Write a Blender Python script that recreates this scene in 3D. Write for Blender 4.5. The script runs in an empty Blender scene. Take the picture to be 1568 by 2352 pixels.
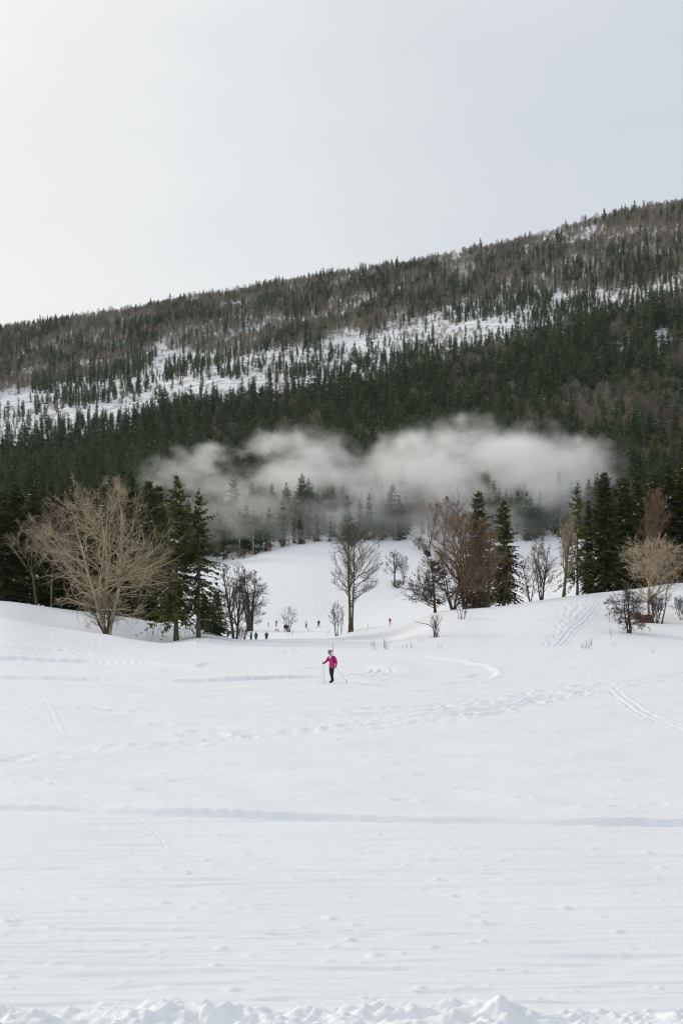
import bpy, math, random
import numpy as np
from mathutils import Vector, Matrix

# ------------------------------------------------------------------ camera, sky, sun, exposure
SC = bpy.context.scene
COL = SC.collection
F, HZ, UC, HC = 2800.0, 1406.0, 784.0, 3.7        # focal length, horizon row, centre column (photo units), eye height
cam_d = bpy.data.cameras.new('camera')
cam = bpy.data.objects.new('camera', cam_d)
COL.objects.link(cam)
cam.location = (0, 0, HC)
cam.rotation_euler = (math.radians(90), 0, 0)
cam_d.sensor_fit = 'VERTICAL'
cam_d.sensor_height = 36.0
cam_d.lens = 36.0 * F / 2352.0
cam_d.shift_y = (HZ - 1176.0) / 2352.0
cam_d.clip_start, cam_d.clip_end = 0.3, 9000.0
SC.camera = cam

SUN_AZ, SUN_EL = math.radians(-58), math.radians(24)   # azimuth from +Y (view), negative = left
SUN_DIR = Vector((math.sin(SUN_AZ) * math.cos(SUN_EL), math.cos(SUN_AZ) * math.cos(SUN_EL), math.sin(SUN_EL)))

world = bpy.data.worlds.new('World')
SC.world = world
world.use_nodes = True
wn, wl = world.node_tree.nodes, world.node_tree.links
wn.clear()
w_out = wn.new('ShaderNodeOutputWorld')
w_sky = wn.new('ShaderNodeTexSky')
w_sky.sky_type = 'NISHITA'
w_sky.sun_disc = False
w_sky.sun_elevation = SUN_EL
w_sky.sun_rotation = SUN_AZ
w_sky.dust_density = 2.0
w_bg = wn.new('ShaderNodeBackground')
w_bg.inputs['Strength'].default_value = 0.06
wl.new(w_sky.outputs[0], w_bg.inputs['Color'])
# overcast layer: one even veil of cloud, thinner and brighter round the sun
w_tc = wn.new('ShaderNodeTexCoord')
w_dot = wn.new('ShaderNodeVectorMath'); w_dot.operation = 'DOT_PRODUCT'
w_dot.inputs[1].default_value = SUN_DIR
wl.new(w_tc.outputs['Generated'], w_dot.inputs[0])
w_mr = wn.new('ShaderNodeMapRange')
w_mr.inputs['From Min'].default_value = 0.25; w_mr.inputs['From Max'].default_value = 1.0
wl.new(w_dot.outputs['Value'], w_mr.inputs['Value'])
w_pw = wn.new('ShaderNodeMath'); w_pw.operation = 'POWER'; w_pw.inputs[1].default_value = 1.7
wl.new(w_mr.outputs[0], w_pw.inputs[0])
w_no = wn.new('ShaderNodeTexNoise')
w_no.inputs['Scale'].default_value = 2.2; w_no.inputs['Detail'].default_value = 4.0
w_map = wn.new('ShaderNodeMapping'); w_map.inputs['Scale'].default_value = (1, 1, 2.6)
wl.new(w_tc.outputs['Generated'], w_map.inputs['Vector']); wl.new(w_map.outputs[0], w_no.inputs['Vector'])
w_n2 = wn.new('ShaderNodeMath'); w_n2.operation = 'MULTIPLY_ADD'
w_n2.inputs[1].default_value = 0.55; w_n2.inputs[2].default_value = -0.275
wl.new(w_no.outputs[0], w_n2.inputs[0])
w_ad = wn.new('ShaderNodeMath'); w_ad.operation = 'ADD'; w_ad.use_clamp = True
wl.new(w_pw.outputs[0], w_ad.inputs[0]); wl.new(w_n2.outputs[0], w_ad.inputs[1])
w_mix = wn.new('ShaderNodeMix'); w_mix.data_type = 'RGBA'
w_mix.inputs[6].default_value = (0.645, 0.698, 0.765, 1)
w_mix.inputs[7].default_value = (1.25, 1.215, 1.135, 1)
wl.new(w_ad.outputs[0], w_mix.inputs[0])
w_bg2 = wn.new('ShaderNodeBackground'); w_bg2.inputs['Strength'].default_value = 1.0
wl.new(w_mix.outputs[2], w_bg2.inputs['Color'])
w_ms = wn.new('ShaderNodeMixShader'); w_ms.inputs[0].default_value = 0.88
wl.new(w_bg.outputs[0], w_ms.inputs[1]); wl.new(w_bg2.outputs[0], w_ms.inputs[2])
wl.new(w_ms.outputs[0], w_out.inputs['Surface'])

sun_d = bpy.data.lights.new('sun', 'SUN')
sun_d.energy = 1.5
sun_d.angle = math.radians(10)
sun_d.color = (1.0, 0.90, 0.76)
sun = bpy.data.objects.new('sun', sun_d)
COL.objects.link(sun)
sun.rotation_euler = SUN_DIR.to_track_quat('Z', 'Y').to_euler()

SC.render.engine = 'CYCLES'
SC.view_settings.view_transform = 'Standard'
SC.view_settings.look = 'None'
SC.view_settings.exposure = 0.01
SC.view_settings.gamma = 1.0
SC.view_settings.use_curve_mapping = False
SC.cycles.volume_bounces = 12
SC.cycles.max_bounces = 12
SC.cycles.diffuse_bounces = 3
SC.cycles.transparent_max_bounces = 16
SC.cycles.use_denoising = True
SC.cycles.pixel_filter_type = 'BLACKMAN_HARRIS'
SC.cycles.filter_width = 1.15
SC.cycles.volume_step_rate = 0.6
SC.cycles.volume_max_steps = 256

# ------------------------------------------------------------------ helpers
RNG = np.random.default_rng(7)

def tag(o, label=None, cat=None, group=None, kind=None):
    if label: o['label'] = label
    if cat: o['category'] = cat
    if group: o['group'] = group
    if kind: o['kind'] = kind
    return o

def mesh_np(name, verts, faces, mats=(), mat_idx=None, smooth=False):
    """verts (N,3); faces (M,3|4) int array or list of such arrays"""
    if not isinstance(faces, (list, tuple)): faces = [faces]
    faces = [np.asarray(f, dtype=np.int32) for f in faces if len(f)]
    me = bpy.data.meshes.new(name)
    verts = np.asarray(verts, dtype=np.float32)
    me.vertices.add(len(verts)); me.vertices.foreach_set('co', verts.ravel())
    nl = sum(f.size for f in faces); nf = sum(len(f) for f in faces)
    me.loops.add(nl); me.loops.foreach_set('vertex_index', np.concatenate([f.ravel() for f in faces]))
    me.polygons.add(nf)
    cnt = np.concatenate([np.full(len(f), f.shape[1], np.int32) for f in faces])
    st = np.concatenate([[0], np.cumsum(cnt)[:-1]]).astype(np.int32)
    me.polygons.foreach_set('loop_start', st)
    if smooth: me.polygons.foreach_set('use_smooth', np.ones(nf, bool))
    for m in mats: me.materials.append(m)
    if mat_idx is not None: me.polygons.foreach_set('material_index', np.asarray(mat_idx, np.int32))
    me.update(calc_edges=True)
    return me

def obj(name, me, parent=None, loc=None):
    o = bpy.data.objects.new(name, me)
    COL.objects.link(o)
    if parent: o.parent = parent
    if loc is not None: o.location = loc
    return o

def empty(name, loc, rz=0.0):
    o = bpy.data.objects.new(name, None)
    o.empty_display_size = 0.3
    COL.objects.link(o)
    o.location = loc; o.rotation_euler = (0, 0, rz)
    return o

def copy_tree(root, loc, rz, scale, label=None):
    r = root.copy(); COL.objects.link(r)
    r.location = loc; r.rotation_euler = (0, 0, rz); r.scale = scale
    if label: r['label'] = label
    for ch in list(root.children):
        c = ch.copy(); COL.objects.link(c); c.parent = r
    return r

def mat(name, c1, c2=None, scale=1.0, rough=0.85, coords='Object', vary=0.0, transl=0.0, bump=0.0, bscale=20.0, detail=4.0, spec=0.2):
    m = bpy.data.materials.new(name); m.use_nodes = True
    n, l = m.node_tree.nodes, m.node_tree.links
    p = n['Principled BSDF']
    p.inputs['Roughness'].default_value = rough
    p.inputs['Specular IOR Level'].default_value = spec
    c2 = c2 or c1
    tc = n.new('ShaderNodeTexCoord')
    no = n.new('ShaderNodeTexNoise'); no.inputs['Scale'].default_value = scale; no.inputs['Detail'].default_value = detail
    l.new(tc.outputs[coords], no.inputs['Vector'])
    rp = n.new('ShaderNodeValToRGB')
    rp.color_ramp.elements[0].position = 0.35; rp.color_ramp.elements[1].position = 0.65
    rp.color_ramp.elements[0].color = (*c1, 1); rp.color_ramp.elements[1].color = (*c2, 1)
    l.new(no.outputs[0], rp.inputs[0])
    col = rp.outputs[0]
    if vary:
        oi = n.new('ShaderNodeObjectInfo')
        hs = n.new('ShaderNodeHueSaturation')
        a = n.new('ShaderNodeMapRange'); a.inputs['To Min'].default_value = 1 - vary; a.inputs['To Max'].default_value = 1 + vary
        l.new(oi.outputs['Random'], a.inputs['Value']); l.new(a.outputs[0], hs.inputs['Value'])
        b = n.new('ShaderNodeMapRange'); b.inputs['To Min'].default_value = 0.485; b.inputs['To Max'].default_value = 0.52
        ml = n.new('ShaderNodeMath'); ml.operation = 'MULTIPLY'; ml.inputs[1].default_value = 7.31
        fr = n.new('ShaderNodeMath'); fr.operation = 'FRACT'
        l.new(oi.outputs['Random'], ml.inputs[0]); l.new(ml.outputs[0], fr.inputs[0]); l.new(fr.outputs[0], b.inputs['Value'])
        l.new(b.outputs[0], hs.inputs['Hue'])
        l.new(col, hs.inputs['Color']); col = hs.outputs[0]
    l.new(col, p.inputs['Base Color'])
    if bump:
        n2 = n.new('ShaderNodeTexNoise'); n2.inputs['Scale'].default_value = bscale; n2.inputs['Detail'].default_value = 5
        l.new(tc.outputs[coords], n2.inputs['Vector'])
        bp = n.new('ShaderNodeBump'); bp.inputs['Strength'].default_value = bump; bp.inputs['Distance'].default_value = 0.02
        l.new(n2.outputs[0], bp.inputs['Height']); l.new(bp.outputs[0], p.inputs['Normal'])
    if transl:
        t = n.new('ShaderNodeBsdfTranslucent'); l.new(col, t.inputs['Color'])
        mx = n.new('ShaderNodeMixShader'); mx.inputs[0].default_value = transl
        out = n['Material Output']
        l.new(p.outputs[0], mx.inputs[1]); l.new(t.outputs[0], mx.inputs[2]); l.new(mx.outputs[0], out.inputs['Surface'])
    return m

M = {}
M['needles'] = mat('spruce_needles', (0.058, 0.072, 0.018), (0.145, 0.145, 0.036), 0.9, 0.8, vary=0.25, transl=0.18)
M['needles_dark'] = mat('dark_spruce_needles', (0.046, 0.062, 0.018), (0.112, 0.118, 0.032), 0.7, 0.8, vary=0.25, transl=0.12)
M['needles_far'] = mat('forest_needles', (0.034, 0.074, 0.032), (0.105, 0.142, 0.040), 0.15, 0.85, vary=0.42, transl=0.12)
M['needle_snow'] = mat('snow_on_needles', (0.8, 0.82, 0.85), (0.85, 0.87, 0.9), 3.0, 0.7)
M['spruce_bark'] = mat('spruce_bark', (0.075, 0.062, 0.050), (0.14, 0.12, 0.10), 3.0, 0.95, bump=0.6, bscale=9)
M['tan_bark'] = mat('tan_bark', (0.24, 0.20, 0.125), (0.46, 0.39, 0.26), 1.6, 0.9)
M['tan_twig'] = mat('tan_twigs', (0.26, 0.215, 0.145), (0.50, 0.42, 0.29), 1.6, 0.9)
M['gold_bark'] = mat('golden_bark', (0.26, 0.17, 0.10), (0.46, 0.34, 0.20), 1.2, 0.9)
M['gold_twig'] = mat('golden_twigs', (0.36, 0.28, 0.19), (0.56, 0.46, 0.34), 1.6, 0.9)
M['ash_bark'] = mat('mossy_bark', (0.075, 0.060, 0.035), (0.17, 0.14, 0.085), 1.3, 0.95, bump=0.5, bscale=8)
M['ash_twig'] = mat('grey_brown_twigs', (0.10, 0.082, 0.060), (0.19, 0.155, 0.115), 0.8, 0.9)
M['dark_bark'] = mat('dark_bark', (0.045, 0.034, 0.026), (0.10, 0.075, 0.055), 1.5, 0.95, bump=0.5, bscale=9)
M['dark_twig'] = mat('dark_twigs', (0.050, 0.038, 0.030), (0.095, 0.070, 0.055), 0.7, 0.9)
M['red_bark'] = mat('red_brown_bark', (0.060, 0.042, 0.030), (0.13, 0.095, 0.065), 1.2, 0.95)
M['red_twig'] = mat('red_brown_twigs', (0.155, 0.100, 0.062), (0.31, 0.205, 0.130), 0.9, 0.9)
M['pink_twig'] = mat('pinkish_twigs', (0.17, 0.115, 0.095), (0.27, 0.195, 0.165), 0.4, 0.9, vary=0.2)
M['leaf_dead'] = mat('dead_leaves', (0.050, 0.034, 0.022), (0.11, 0.07, 0.045), 0.8, 0.9)
M['birch_bark'] = mat('pale_bark', (0.20, 0.19, 0.165), (0.42, 0.40, 0.36), 0.6, 0.9, vary=0.1)
M['birch_twig'] = mat('pale_twigs', (0.20, 0.18, 0.155), (0.32, 0.29, 0.25), 0.4, 0.9, vary=0.15)
M['far_twig'] = mat('forest_twigs', (0.190, 0.158, 0.126), (0.33, 0.280, 0.224), 0.12, 0.9, vary=0.3)

# ------------------------------------------------------------------ terrain
def P(Y, py): return (Y, HC + (HZ - py) * Y / F)

NEAR = [(-90, 2.6), (-30, 2.4), (0, 2.05), (4, 1.5), (7.5, .62), (9.6, .18), (11.2, 0.0), (21, 0), (40, 0.03), (60, 0.0)]
C = {}
C[0] = [(75, .0), P(85, 1519), P(100, 1484), P(115, 1447), P(130, 1419), (141, 2.85), (150, 2.75), P(172, 1380), (184, 5.3), (200, 4.6), (260, 3), (330, 6)]
C[124] = [(78, .0), P(90, 1517), P(110, 1479), P(125, 1450), P(135, 1443), (144, 1.6), (152, 1.75), P(172, 1396), (184, 4.2), (200, 3.5), (260, 2.5), (330, 6)]
C[245] = [(85, 0), (95, .05), P(112, 1492), P(128, 1463), P(137, 1458.5), (144, .98), (151, P(151, 1457)[1]), P(171, 1411), (182, 3.35), (200, 2.6), (260, 1.5), (330, 6)]
C[370] = [(95, 0), (112, .06), P(130, 1479), P(137, 1478), (147, -.15), P(158, 1474), P(171, 1431), (181, 2.1), (200, 1.2), (260, .4), (330, 6)]
C[460] = [(95, 0), (120, .04), P(140, 1471.5), P(150, 1467), (158, .4), P(172, 1447), (181, 1.1), (200, .1), (240, -.9), (275, -.5), (330, 5)]
C[505] = [(95, 0), (125, .02), P(150, 1470), P(160, 1466), P(171, 1458), (180, .35), (200, -.9), (235, -1.7), (265, -1.0), P(296, 1441), (330, 4.5)]
C[545] = [(95, 0), (130, .0), P(165, 1468.5), (178, -.5), (200, -1.85), (222, -1.8), (245, -1.35), P(280, 1451), P(300, 1440), P(315, 1428)]
C[690] = [(95, 0), (130, .0), P(165, 1468), (178, -.5), (200, -1.85), (215, -1.5), P(232, 1461), (245, -.8), P(262, 1455), P(280, 1450.5), P(300, 1440), P(315, 1428), P(340, 1380)]
C[800] = [(95, 0), (123, .02), (150, .08), P(185, 1459), P(198, 1453), (207, .15), (225, -.5), P(250, 1452), P(280, 1444), P(300, 1437), P(315, 1425), P(340, 1380)]
C[895] = [(95, 0), P(123, 1489), P(150, 1468), P(175, 1447), P(190, 1436), (200, 1.6), (230, .8), P(280, 1437), P(300, 1427), P(340, 1378)]
C[1000] = [(95, 0), (114, .0), P(123, 1489), P(140, 1455), P(155, 1425), P(168, 1408), (180, 3.4), (200, 2.5), (240, 1.4), (290, 2.2), P(340, 1372)]
C[1130] = [(95, 0), (114, .0), P(123, 1489), P(140, 1448), P(155, 1410), P(166, 1395), (178, 4.2), (200, 3.4), (240, 2.6), (290, 3.2), P(340, 1360)]
C[1280] = [(95, 0), (114, .0), P(123, 1489), P(140, 1441), P(155, 1394), P(168, 1373), (180, 5.6), (200, 5.0), (240, 4.2), (290, 5.5), P(340, 1340)]
C[1450] = [(95, 0), (114, .0), P(122, 1490), P(133, 1464), P(147, 1430), P(162, 1367), P(172, 1353), (186, 7.0), (220, 6.6), (290, 9), P(340, 1325)]
C[1568] = [(95, 0), (114, .0), P(122, 1490), P(134, 1463), P(148, 1427), P(166, 1350), P(177, 1338), (192, 8.2), (225, 8.0), (290, 11), P(340, 1310)]
FIELD_TOP = {0: 1290, 124: 1290, 245: 1290, 370: 1290, 460: 1285, 505: 1282, 545: 1268, 690: 1236, 800: 1232, 895: 1232, 1000: 1230, 1130: 1228, 1280: 1228, 1450: 1228, 1568: 1225}
for u in C:
    mid = {0: 0}
    C[u] = NEAR + C[u] + [P(380, FIELD_TOP[u] * .5 + 1370 * .5), P(424, FIELD_TOP[u]), P(450, FIELD_TOP[u] - 22)]
C[-1200] = [(Y, z * (1.0 if Y < 70 else 1.35)) for Y, z in C[0]]
C[2800] = [(Y, z * (1.0 if Y < 115 else 1.3)) for Y, z in C[1568]]
UCOL = np.array(sorted(C), float)

def pchip(xk, yk, x):
    xk, yk = np.asarray(xk, float), np.asarray(yk, float)
    h = np.diff(xk); dl = np.diff(yk) / h
    d = np.zeros_like(yk)
    for i in range(1, len(xk) - 1):
        if dl[i - 1] * dl[i] > 0:
            w1, w2 = 2 * h[i] + h[i - 1], h[i] + 2 * h[i - 1]
            d[i] = (w1 + w2) / (w1 / dl[i - 1] + w2 / dl[i])
    d[0], d[-1] = dl[0], dl[-1]
    i = np.clip(np.searchsorted(xk, x) - 1, 0, len(xk) - 2)
    t = np.clip((x - xk[i]) / h[i], 0, 1)
    return ((1 + 2 * t) * (1 - t) ** 2 * yk[i] + t * (1 - t) ** 2 * h[i] * d[i] + t * t * (3 - 2 * t) * yk[i + 1] + t * t * (t - 1) * h[i] * d[i + 1])

_tabY = np.concatenate([np.arange(-90, 120, .5), np.arange(120, 451, .5)])
_tabZ = np.stack([pchip([p[0] for p in C[u]], [p[1] for p in C[u]], _tabY) for u in UCOL])
for k in range(3):   # round the kinks of the profiles a little
    _tabZ[:, 1:-1] = .25 * _tabZ[:, :-2] + .5 * _tabZ[:, 1:-1] + .25 * _tabZ[:, 2:]

def hash2(ix, iy, s):
    n = (ix.astype(np.int64) * 374761393 + iy.astype(np.int64) * 668265263 + s * 2147483647) & 0x7fffffff
    n = ((n ^ (n >> 13)) * 1274126177) & 0x7fffffff
    return ((n ^ (n >> 16)) & 0xffff) / 65535.0

def vnoise(x, y, s=0):
    ix, iy = np.floor(x), np.floor(y); fx, fy = x - ix, y - iy
    fx, fy = fx * fx * fx * (fx * (fx * 6 - 15) + 10), fy * fy * fy * (fy * (fy * 6 - 15) + 10)
    a, b = hash2(ix, iy, s), hash2(ix + 1, iy, s)
    c, d = hash2(ix, iy + 1, s), hash2(ix + 1, iy + 1, s)
    return (a + (b - a) * fx) * (1 - fy) + (c + (d - c) * fx) * fy - 0.5

def fbm(x, y, s=0, o=4, g=.5):
    r, a = 0, 1.0
    for k in range(o):
        r = r + a * vnoise(x * 2 ** k + 17.3 * k, y * 2 ** k - 9.1 * k, s + k); a *= g
    return r

def col_of(x, y): return UC + x * F / np.maximum(y, 10.0)

def base_z(x, y):
    x, y = np.atleast_1d(np.asarray(x, float)), np.atleast_1d(np.asarray(y, float))
    u = np.clip(col_of(x, y), UCOL[0], UCOL[-1] - 1e-6)
    i = np.clip(np.searchsorted(UCOL, u) - 1, 0, len(UCOL) - 2)
    yi = np.where(y < 120, (y + 90) / .5, 420 + (y - 120) / .5)
    yi = np.clip(yi, 0, len(_tabY) - 1.001); j = yi.astype(int); fy = yi - j
    def tab(k):
        k = np.clip(k, 0, len(UCOL) - 1)
        return _tabZ[k, j] * (1 - fy) + _tabZ[k, j + 1] * fy
    z0, z1, z2, z3 = tab(i - 1), tab(i), tab(i + 1), tab(i + 2)
    U = lambda k: UCOL[np.clip(k, 0, len(UCOL) - 1)]
    h = U(i + 1) - U(i)
    m1 = (z2 - z0) / np.maximum(U(i + 1) - U(i - 1), 1); m2 = (z3 - z1) / np.maximum(U(i + 2) - U(i), 1)
    t = (u - U(i)) / h
    z = (1 + 2 * t) * (1 - t) ** 2 * z1 + t * (1 - t) ** 2 * h * m1 + t * t * (3 - 2 * t) * z2 + t * t * (t - 1) * h * m2
    w = np.clip((y - 26) / 40, 0, 1)
    z = z + w * (0.10 * fbm(x / 14, y / 18, 3, 3)) + np.clip((y - 290) / 60, 0, 1) * 0.9 * fbm(x / 60, y / 60, 9, 3)
    return z

def gz(x, y): return float(base_z(x, y)[0])

def hit(u, py):
    Y = np.concatenate([np.arange(9, 120, .1), np.arange(120, 440, .25)])
    x = (u - UC) * Y / F
    p = HZ + (HC - base_z(x, Y)) * F / Y
    k = np.argmax(p <= py)
    if p[k] > py: k = len(Y) - 1
    return x[k], Y[k]

def place(u, Y):
    x = (u - UC) * Y / F
    return x, Y, gz(x, Y)

# ---- snow sheet
rows = np.concatenate([np.arange(-90, 6, 4.0), np.arange(6, 9.6, .3),
                       HC * F / np.arange(2484 - HZ, 1650 - HZ, -1.75), HC * F / np.arange(1650 - HZ, 1503 - HZ, -.62), np.arange(108, 182, .55), np.arange(182, 452, 1.8)])
rows = np.unique(np.round(rows, 5))
rows = rows[np.concatenate([[True], np.diff(rows) > 1e-3])]
ucols = np.concatenate([-100 - np.geomspace(2500, 6, 26), np.arange(-100, 1669, 3.1), 1669 + np.geomspace(6, 2700, 26)])
UU, YY = np.meshgrid(ucols, rows)
XX = (UU - UC) * np.maximum(YY, 10.0) / F
XX = XX + np.where(UU > 1669, ((UU - 1669) / 2700) ** 2 * 200, 0) - np.where(UU < -100, ((-100 - UU) / 2500) ** 2 * 200, 0)
print('snow sheet', XX.shape)
ZZ = base_z(XX.ravel(), YY.ravel()).reshape(XX.shape)
DENT = np.zeros_like(ZZ); BUMP = np.zeros_like(ZZ)

def window(x, y, r):
    j0, j1 = np.searchsorted(rows, [y - r, y + r])
    yy = max(y, 10.0)
    u = UC + x * F / yy; du = r * F / max(yy - r, 8) + 3
    i0, i1 = np.searchsorted(ucols, [u - du, u + du])
    return slice(j0, max(j1, j0 + 1)), slice(i0, i1)

def dent(x, y, rx, ry, depth, rim=.35, ang=0.0):
    r = max(rx, ry) * 2.0
    s = window(x, y, r)
    dx, dy = XX[s] - x, YY[s] - y
    if dx.size == 0: return
    c_, s_ = math.cos(ang), math.sin(ang)
    q = ((dx * c_ + dy * s_) / rx) ** 2 + ((-dx * s_ + dy * c_) / ry) ** 2
    DENT[s] = np.minimum(DENT[s], -depth * np.exp(-q ** 2 * 1.2))
    if rim: BUMP[s] = np.maximum(BUMP[s], rim * depth * np.exp(-(np.sqrt(q) - 1.45) ** 2 * 5))

def bump(x, y, rx, ry, h):
    s = window(x, y, max(rx, ry) * 2.2)
    dx, dy = XX[s] - x, YY[s] - y
    if dx.size == 0: return
    q = (dx / rx) ** 2 + (dy / ry) ** 2
    BUMP[s] = np.maximum(BUMP[s], h * np.exp(-q * 1.1))

def path_pts(pix, step):
    w = np.array([hit(u, p) for u, p in pix])
    seg = np.hypot(*np.diff(w, axis=0).T); s = np.concatenate([[0], np.cumsum(seg)])
    t = np.arange(0, s[-1], step)
    # smooth along the way
    x, y = np.interp(t, s, w[:, 0]), np.interp(t, s, w[:, 1])
    k = max(3, int(2.0 / step)) | 1
    if len(x) > 2 * k:
        ker = np.ones(k) / k
        xp, yp = np.pad(x, k // 2, mode='edge'), np.pad(y, k // 2, mode='edge')
        x, y = np.convolve(xp, ker, 'valid'), np.convolve(yp, ker, 'valid')
    return np.stack([x, y], 1)

def footpath(pix, width=.3, size=.22, depth=.07, step=.38, jit=.12, skip=.12):
    p = path_pts(pix, step)
    d = np.gradient(p, axis=0); d /= np.linalg.norm(d, axis=1)[:, None] + 1e-9
    for k in range(len(p)):
        if RNG.random() < skip: continue
        side = (1 if k % 2 else -1) * width * RNG.uniform(.3, 1) + RNG.normal(0, jit)
        x, y = p[k] + np.array([-d[k][1], d[k][0]]) * side
        s = size * RNG.uniform(.7, 1.4)
        dent(x, y, s * 1.35, s, depth * RNG.uniform(.4, 1.0), .5, math.atan2(d[k][1], d[k][0]))

def skitrack(pix, gap=.26, w=.07, depth=.035, rim=.5):
    p = path_pts(pix, .12)
    d = np.gradient(p, axis=0); d /= np.linalg.norm(d, axis=1)[:, None] + 1e-9
    for k in range(len(p)):
        for sd in ((-gap / 2, gap / 2) if gap else (0,)):
            x, y = p[k] + np.array([-d[k][1], d[k][0]]) * sd
            dent(x, y, .12, w, depth, rim, math.atan2(d[k][1], d[k][0]))

def crumbs(pix, n, spread, h=(.03, .10), size=(.06, .2)):
    p = path_pts(pix, .2)
    for k in RNG.integers(0, len(p), n):
        s = RNG.uniform(*size)
        bump(p[k][0] + RNG.normal(0, spread), p[k][1] + RNG.normal(0, spread), s * RNG.uniform(1, 1.8), s, RNG.uniform(*h))

def ledge(pix, h, wall=.10, decay=5.0, fade=(2.0, 2.0)):
    """a step up, seen from the camera side, dying out behind the lip"""
    w = np.array([hit(u, p) for u, p in pix])
    o = np.argsort(w[:, 0]); xs, ys = w[o, 0], w[o, 1]
    rr = slice(*np.searchsorted(rows, [ys.min() - 3, ys.max() + decay * 4]))
    X, Y = XX[rr], YY[rr]
    Ye = np.interp(X, xs, ys) + .22 * vnoise(X * .12, X * 0 + 2, 21) + .04 * vnoise(X * .9, X * 0 + 5, 22)
    t = np.clip((Y - Ye) / wall + .5, 0, 1); t = t * t * (3 - 2 * t)
    k = np.clip((X - xs[0]) / fade[0], 0, 1) * np.clip((xs[-1] - X) / fade[1], 0, 1)
    lip = 1 + .25 * vnoise(X * .2, X * 0, 23)
    ZZ[rr] += h * lip * t * np.exp(-np.maximum(Y - Ye, 0) / decay) * k

# the groomed piste in the foreground: its far edge is cut into the deeper snow
xs_e = np.array([hit(u, p) for u, p in [(-500, 1850), (-100, 1853), (0, 1857), (150, 1863), (400, 1872), (640, 1881), (830, 1887), (1100, 1890), (1568, 1895), (1700, 1896), (2200, 1898)]])
Ye = np.interp(XX, xs_e[:, 0], xs_e[:, 1]) + .10 * vnoise(XX * .7, XX * 0 + 3, 31) + .015 * vnoise(XX * 3.3, XX * 0, 32)
t = np.clip((YY - Ye) / .11 + .5, 0, 1); t = t * t * (3 - 2 * t)
lipn = 1 + .3 * vnoise(XX * .45, XX * 0, 33)
ZZ += .088 * t * lipn * np.clip((60 - YY) / 35, 0, 1)
groom = (1 - t) * np.clip((YY - 10.7) / .5, 0, 1)
# skating and grooming streaks, almost square to the view
st = np.zeros_like(ZZ)
for k, (ang, lx, ly, a) in enumerate([(0.00, 3.0, .10, .007), (.11, 4.0, .16, .008), (-.09, 3.5, .13, .007), (.015, 6.0, .32, .006), (.03, 1.2, .06, .0045)]):
    xr, yr = XX * math.cos(ang) + YY * math.sin(ang), -XX * math.sin(ang) + YY * math.cos(ang)
    n_ = vnoise(xr / lx, yr / ly, 40 + k)
    st += a * (n_ * 1.2 - np.maximum(.12 - np.abs(n_), 0) * 6)
gl = np.zeros_like(ZZ)
for k, (ang, lx, ly, wd, a) in enumerate([(.02, 8.0, .30, .085, .020), (.07, 10.0, .36, .07, .020), (-.05, 9.0, .34, .07, .020), (.13, 12.0, .5, .05, .020), (-.01, 5.0, .17, .12, .011)]):
    xr, yr = XX * math.cos(ang) + YY * math.sin(ang), -XX * math.sin(ang) + YY * math.cos(ang)
    n_ = vnoise(xr / lx, yr / ly, 140 + k)
    gl -= a * np.exp(-(n_ / (wd * np.clip(YY / 13, 1, 1.8))) ** 2) * np.clip(.7 + 1.6 * vnoise(xr / 2.5, yr / 1.5, 150 + k), 0, 1)
    gl += .5 * a * np.exp(-((n_ - .09) / .05) ** 2) * np.clip(.4 + 1.6 * vnoise(xr / .5, yr / .2, 160 + k), 0, 1)
ZZ += groom * (st * 1.15 + gl * .95)
# open snow beyond: wind-soft swells and fine streaks
opn = t * np.clip((115 - YY) / 20, 0, 1)
ZZ += opn * (.085 * fbm(XX / 2.6, YY / 1.6, 51, 4) + .03 * vnoise(XX / 1.2, YY / .35, 55))
far = np.clip((YY - 105) / 15, 0, 1)
ZZ += far * (.10 * fbm(XX / 5, YY / 5, 57, 4)) * np.clip((420 - YY) / 100, .3, 1)
# ploughed heap along the near edge
bk = np.clip((11.05 + .22 * vnoise(XX * 1.1, XX * 0, 60) - YY) / .35, 0, 1); bk = bk * bk * (3 - 2 * bk)
bkf = np.clip((YY - 8.2) / 1.5, 0, 1)
wx_, wy_ = XX + .12 * vnoise(XX / .3, YY / .2, 68), YY + .08 * vnoise(XX / .3, YY / .2, 69)
l1 = fbm(wx_ / .62, wy_ / .34, 61, 3, .5)
l2 = 1 - np.abs(vnoise(wx_ / .9, wy_ / .5, 66)) * 2.4
l3 = np.sqrt(np.clip(fbm(wx_ / .26, wy_ / .16, 67, 2, .4) + .18, 0, 1))
ZZ += bk * bkf * (.07 + (.19 * l1 + .05 * np.clip(l2, 0, 1) + .08 * l3) * (.85 + 1.1 * vnoise(XX / 1.1, YY / 2, 78)) + .012 * fbm(XX / .05, YY / .04, 70, 2))
clod = np.array([(RNG.uniform(-3.4, 3.4), RNG.uniform(9.6, 11.3)) for _ in range(900)])
for x, y in clod:
    s_ = RNG.uniform(.012, .05)
    bump(x, y, s_ * 1.3, s_, s_ * RNG.uniform(.5, 1.1))
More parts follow.
